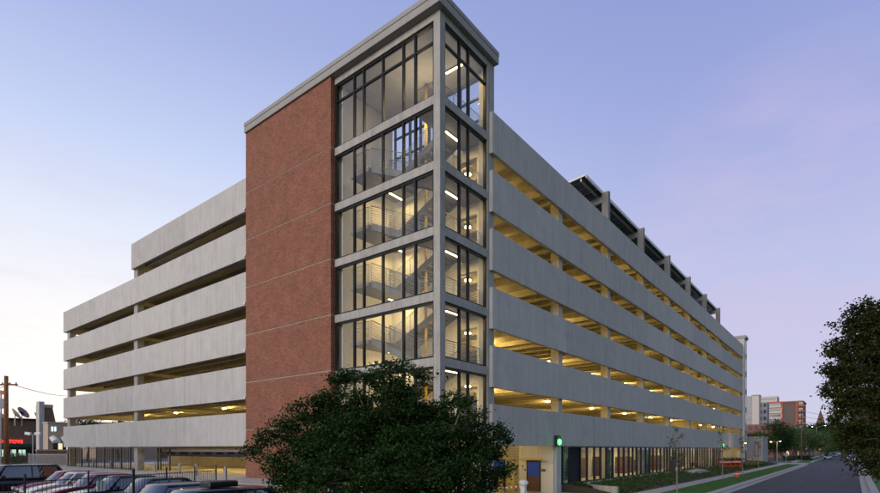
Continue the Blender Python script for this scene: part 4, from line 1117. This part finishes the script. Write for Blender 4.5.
# low grey service building by the garage exit
r, w, h = gridbuild('service_building', 747, 763, 437.5, 110, .1, None, 'low grey concrete service building with openwork screen beside the garage')
MB().box(0, 8, 0, w, 0, h).build('wall', M['servicewall'], r)
MB().box(-.1, 8.1, -.1, w + .1, h, h + .2).build('coping', M['walk'], r)
m = MB(); m2 = MB()
m2.box(-.04, -.005, .5, w * .55, 1.6, h - 1.1)
for i in range(4): m.box(-.12, -.041, .5 + i * (w * .55 - .6) / 3, .6 + i * (w * .55 - .6) / 3, 1.5, h - 1.0)
for z in (1.5, h - 1.1): m.box(-.11, -.041, .5, w * .55, z, z + .12)
m2.build('screen_panel', M['fargrey'], r); m.build('screen_frame', M['brown'], r)
apt('grey_apartment_block', 738, 752, 396, 240, 'pale grey apartment block with stepped bays directly behind the garage', M['fargrey'], 9, 3, M['farwin'], 8, seed=2)
apt('grey_apartment_wing', 758.5, 767, 402, 250, 'narrow grey apartment wing between the pale stair block and the orange tower', M['fargrey'], 8, 2, M['farwin'], 8, seed=3)
r, w, h = gridbuild('grey_stair_block', 752, 759, 395.5, 236, 0, None, 'narrow pale concrete stair block rising above the grey apartments')
MB().box(0, 6, 0, w, 0, h).build('wall', M['farwhite'], r); MB().box(-.2, 6.2, -.2, w + .2, h, h + .4).build('coping', M['walk'], r)
# orange framed apartment tower
r, w, h = gridbuild('orange_apartment_tower', 762, 803, 401.5, 290, 0, None, 'tall apartment tower with orange frame, dark brick panel and pale balconies')
MB().box(0, 22, 0, w, 0, h).build('wall', M['fardark'], r)
fl = 9; bw0, bw1 = w * .50, w * .995     # left balcony section (greater y is left)
MB().box(-.4, -.01, bw0, bw1, .5, h - 2.2).build('balcony_section', M['farwhite'], r)
for j in range(fl):
    z = h * j / fl + .4
    MB().box(-.46, -.41, bw0 + .4, bw1 - .4, z + 1.3, z + 2.6).build('window', M['farwin'], r)
    MB().box(-1.4, -.47, bw0 + .2, bw1 - .2, z, z + 1.1).build('balcony', M['farwhite'], r)
    MB().box(-1.3, -.02, -1.0, w * .1, z, z + 1.0).build('balcony', M['farorange'], r)
    MB().box(-.3, -.02, 0, w * .1, z + 1.2, z + 2.6).build('window', M['farwin'], r)
m = MB(); m.box(-.6, 22.2, -.3, w + .2, h - .3, h + .5); m.box(-.6, -.02, w * .12, w * .17, 0, h - .31); m.box(-.6, -.02, w * .47, w * .499, 0, h - .31)
m.build('orange_frame', M['farorange'], r)
MB().box(-.35, -.02, w * .52, w * .97, h - 2.1, h - .6).build('top_window', M['farwin'], r)
r, w, h = gridbuild('roof_block', 759, 777, 396, 315, 0, None, 'pale penthouse block standing above the orange framed tower')
MB().box(0, 12, 0, w, 0, h).build('wall', M['farwhite'], r)
m = MB(); m.box(-.1, -.01, .8, w - .8, h - 2.2, h - 1.0); m.build('window', M['fargrey'], r)
apt('red_brick_building', 742, 797, 423.5, 180, 'low red brick building behind the green trees', M['redbrick'], 4, 9, M['farwin'], 16, seed=6, winw=.5, winh=.5, lit=.06)
# church spire
x, y = P(820.5, 420); r = empty('church_spire', (x, y, 0), label='pointed brown church spire above the dark trees', cat='church')
zs = Zp(427, 420); zp = Zp(410.5, 420)
MB().box(-3.2, 3.2, -3.2, 3.2, 0, zs).build('belfry', M['redbrick'], r)
MB().lathe((0, 0, zs + .01), [(4.4, 0), (3.2, 2.0), (.25, zp - zs)], 8).build('spire', M['brown'], r)
MB().tube((0, 0, zp - .1), (0, 0, zp + 1.2), .15, n=6).build('finial', M['dark'], r)

def bgtree(px, dep, topy, wpx, boty, mat, label, seed, n=120, lz=None, group='trees along the far street', z0=.05):
    rnd = random.Random(seed); k = dep / 522.7; z1 = Zp(topy, dep) - z0; zb = max(1.0, Zp(boty, dep) - z0)
    cz_ = (z1 + zb) / 2; rx = wpx / 2 * k; rz_ = (z1 - zb) / 2; lo = []
    for i in range(7):
        a = rnd.uniform(0, 6.28); q = rnd.uniform(.25, .62)
        lo.append((math.cos(a) * rx * q, math.sin(a) * rx * q, cz_ + rnd.uniform(-.5, .5) * rz_, rx * .52, rx * .52, rz_ * .52))
    lo.append((0, 0, z1 - rz_ * .45, rx * .5, rx * .5, rz_ * .45))
    ls = lz or max(.16, k * 1.1)
    tree('street_tree', (*P(px, dep), z0), lo, ls, int(n * 1.7), 32, mat, label, .12 + rx * .04, rx * .13, seed=seed, group=group, trunk_h=zb + .4, rz=0)
bgtree(757, 140, 432, 36, 455, 'leaf_mid', 'green tree directly right of the low grey building', 21, 200)
bgtree(775, 145, 421, 38, 454, 'leaf_dark', 'rounded dark green tree before the red brick building', 22, 220)
bgtree(746, 150, 434, 20, 450, 'leaf_mid', 'green tree peeking over the low grey building', 25, 120)
bgtree(796, 152, 427, 32, 454, 'leaf_pale', 'pale willow like tree beside the far corner pole', 23, 170)
bgtree(809, 160, 430, 32, 454, 'leaf_pale', 'pale green tree second from the far corner pole', 24, 170)
bgtree(820, 185, 432, 26, 453, 'leaf_mid', 'mid green tree below the tall street lamp', 26, 140)
bgtree(828, 260, 421, 32, 450, 'leaf_dark', 'dark tree below the church spire', 27, 160)
bgtree(840, 290, 424, 34, 450, 'leaf_dark', 'dark tree right of the church spire', 28, 160)
bgtree(848, 340, 430, 26, 450, 'leaf_dark', 'dark tree closing the end of the street', 29, 140)
bgtree(813, 250, 425, 26, 448, 'leaf_dark', 'dark tree left of the church spire', 30, 120)
bgtree(861, 250, 423, 26, 450, 'leaf_dark', 'far dark tree on the right side of the street', 31, 160)
bgtree(868, 170, 415, 34, 452, 'leaf_browngreen', 'middle dark tree on the right side of the street', 32, 200)
bgtree(880, 100, 405, 44, 456, 'leaf_browngreen', 'dark tree behind the large overhanging tree', 33, 260)
bgtree(890, 55, 400, 60, 462, 'leaf_browngreen', 'low branched dark tree at the right edge beside the sidewalk', 34, 320)
bgtree(88, 110, 417, 34, 447, 'leaf_mid', 'green tree glimpsed through the open end of the garage', 51, 160, group=None, z0=.6)
bgtree(118, 118, 420, 30, 447, 'leaf_dark', 'dark tree before the tan building glimpsed through the garage', 52, 140, group=None, z0=.6)
bgtree(786, 165, 428, 26, 454, 'leaf_dark', 'dark green tree between the rounded tree and the far corner pole', 61, 150)
bgtree(828, 215, 430, 24, 453, 'leaf_mid', 'mid green tree overhanging the row of parked cars', 62, 150)
bgtree(742, 132, 441, 12, 456, 'leaf_mid', 'small green tree squeezed between garage and low grey building', 63, 80)
# far wooded ridge behind everything
def hedge(px0, px1, dep, topy, mat, label, seed, n=240, z0=0, boty=None):
    rnd = random.Random(seed); A = Vector(P(px0, dep)); B = Vector(P(px1, dep)); h = Zp(topy, dep) - z0
    r = empty('hedge', (A.x, A.y, z0), label=label, cat='hedge'); c = MB(); d_ = B - A; k = dep / 522.7
    for i in range(n):
        p = d_ * rnd.random(); z = h * rnd.random() ** .8
        for j in range(16): leaf(c, Vector((p.x + rnd.gauss(0, h * .15), p.y + rnd.gauss(0, h * .15), max(.05, z + rnd.gauss(0, h * .08)))), max(.12, k * 1.0), rnd)
    c.build('foliage', M[mat], r)
hedge(8, 22, 78, 454, 'leaf_mid', 'green shrubs along the store front railing', 41, 90, .6)
hedge(722, 744, 80, 458, 'leaf_dark', 'dark hedge in front of the lit garage exit', 42, 120, .3)
hedge(782, 812, 140, 456, 'leaf_dark', 'low dark hedge on the far corner', 43, 120, 0)
hedge(820, 880, 480, 440, 'leaf_dark', 'dark tree line closing the far end of the street', 44, 500, 0)
hedge(-40, 74, 160, 440, 'leaf_mid', 'green shrubs far behind the parking lot', 45, 200, .6)
# street signs
def sign(px, dep, h, label, shape, mat):
    x, y = P(px, dep); r = empty('street_sign', (x, y, .1), label=label, cat='sign')
    MB().tube((0, 0, 0), (0, 0, h), .035, n=6).build('post', M['steel'], r)
    m = MB(); n_ = 8 if shape == 'oct' else 4; rr_ = .48
    m.tube((-.04 * dv.x, -.04 * dv.y, h - .2), (-.06 * dv.x, -.06 * dv.y, h - .2), rr_, n=n_); m.build('plate', mat, r)
sign(810.5, 165, 3.1, 'pale backed octagonal sign under the pale trees', 'oct', M['white'])
sign(819.8, 175, 3.0, 'white sign lit by a lamp near the parked cars', 'sq', M['white'])
sign(786, 95, 2.2, 'thin grey signpost on the corner lawn strip', 'sq', M['steel'])
# street cars
street = 'cars parked along the far street'
def on_street(px, dep, kd, col, lb, yy, rz_=0):
    x, _ = P(px, dep); car(kd, paint('street_paint', col), x, yy, rz_, 0, lb, street)
def x_for(px, y_):
    x = 0
    while x < 800:
        rel = Vector((x, y_)) - Vector((-20.397, -16.156)); X = rel.x * CT - rel.y * ST; Y = rel.x * ST + rel.y * CT
        if 440 + 522.7 * X / Y >= px: return x
        x += .5
for px, kd, col, lb, side in ((828, 'suv', (.05, .08, .12), 'blue grey car first in the row at the left kerb of the far street', 1), (834.5, 'sedan', (.03, .035, .05), 'dark car second in the row at the left kerb of the far street', 1),
                         (838.5, 'sedan', (.5, .5, .5), 'white car third in the row at the left kerb of the far street', 1), (841.5, 'suv', (.2, .05, .04), 'reddish car fourth in the row at the left kerb of the far street', 1)):
    x = x_for(px, RY1 - 1.3) ; car(kd, paint('street_paint', col), x, RY1 - 1.3, math.pi, 0, lb, street)
x = x_for(857, RY0 + 1.3)
for px_, kd, col, lb, xx_ in ((0, 'sedan', (.6, .62, .65), 'white sedan parked at the right kerb of the street', 150), (0, 'suv', (.1, .12, .14), 'grey car farther off at the right kerb behind the white sedan', 215)):
    car(kd, paint('street_paint', col), xx_, RY0 + 1.3, math.pi, 0, lb, street)
# cars inside / behind the garage ground floor, left
# short bollards in front of the left wing
for i, px in enumerate((155, 179.5, 196, 225.5, 110.5, 121.5, 93.5)):
    dd = 34 + (225 - px) * .16; x, y = P(px, dd)
    o = MB().lathe((0, 0, 0), [(.1, 0), (.1, .82), (.05, .88)], 12).build('bollard', M['steel']); o.location = (x, y, 1.2 if x > -3.6 else .6)
    tag(o, 'short grey steel bollard on the pavement in front of the left wing', 'bollard', 'grey bollards before the left wing')

# ------------------------------------------------------------------ render settings
S.render.engine = 'CYCLES'
S.cycles.use_denoising = True
S.cycles.max_bounces = 7; S.cycles.diffuse_bounces = 3; S.cycles.glossy_bounces = 3; S.cycles.transparent_max_bounces = 12
S.cycles.sample_clamp_indirect = 4; S.cycles.caustics_reflective = False; S.cycles.caustics_refractive = False
S.view_settings.view_transform = 'Standard'; S.view_settings.look = 'None'; S.view_settings.exposure = 0; S.view_settings.gamma = 1
S.view_settings.use_curve_mapping = False
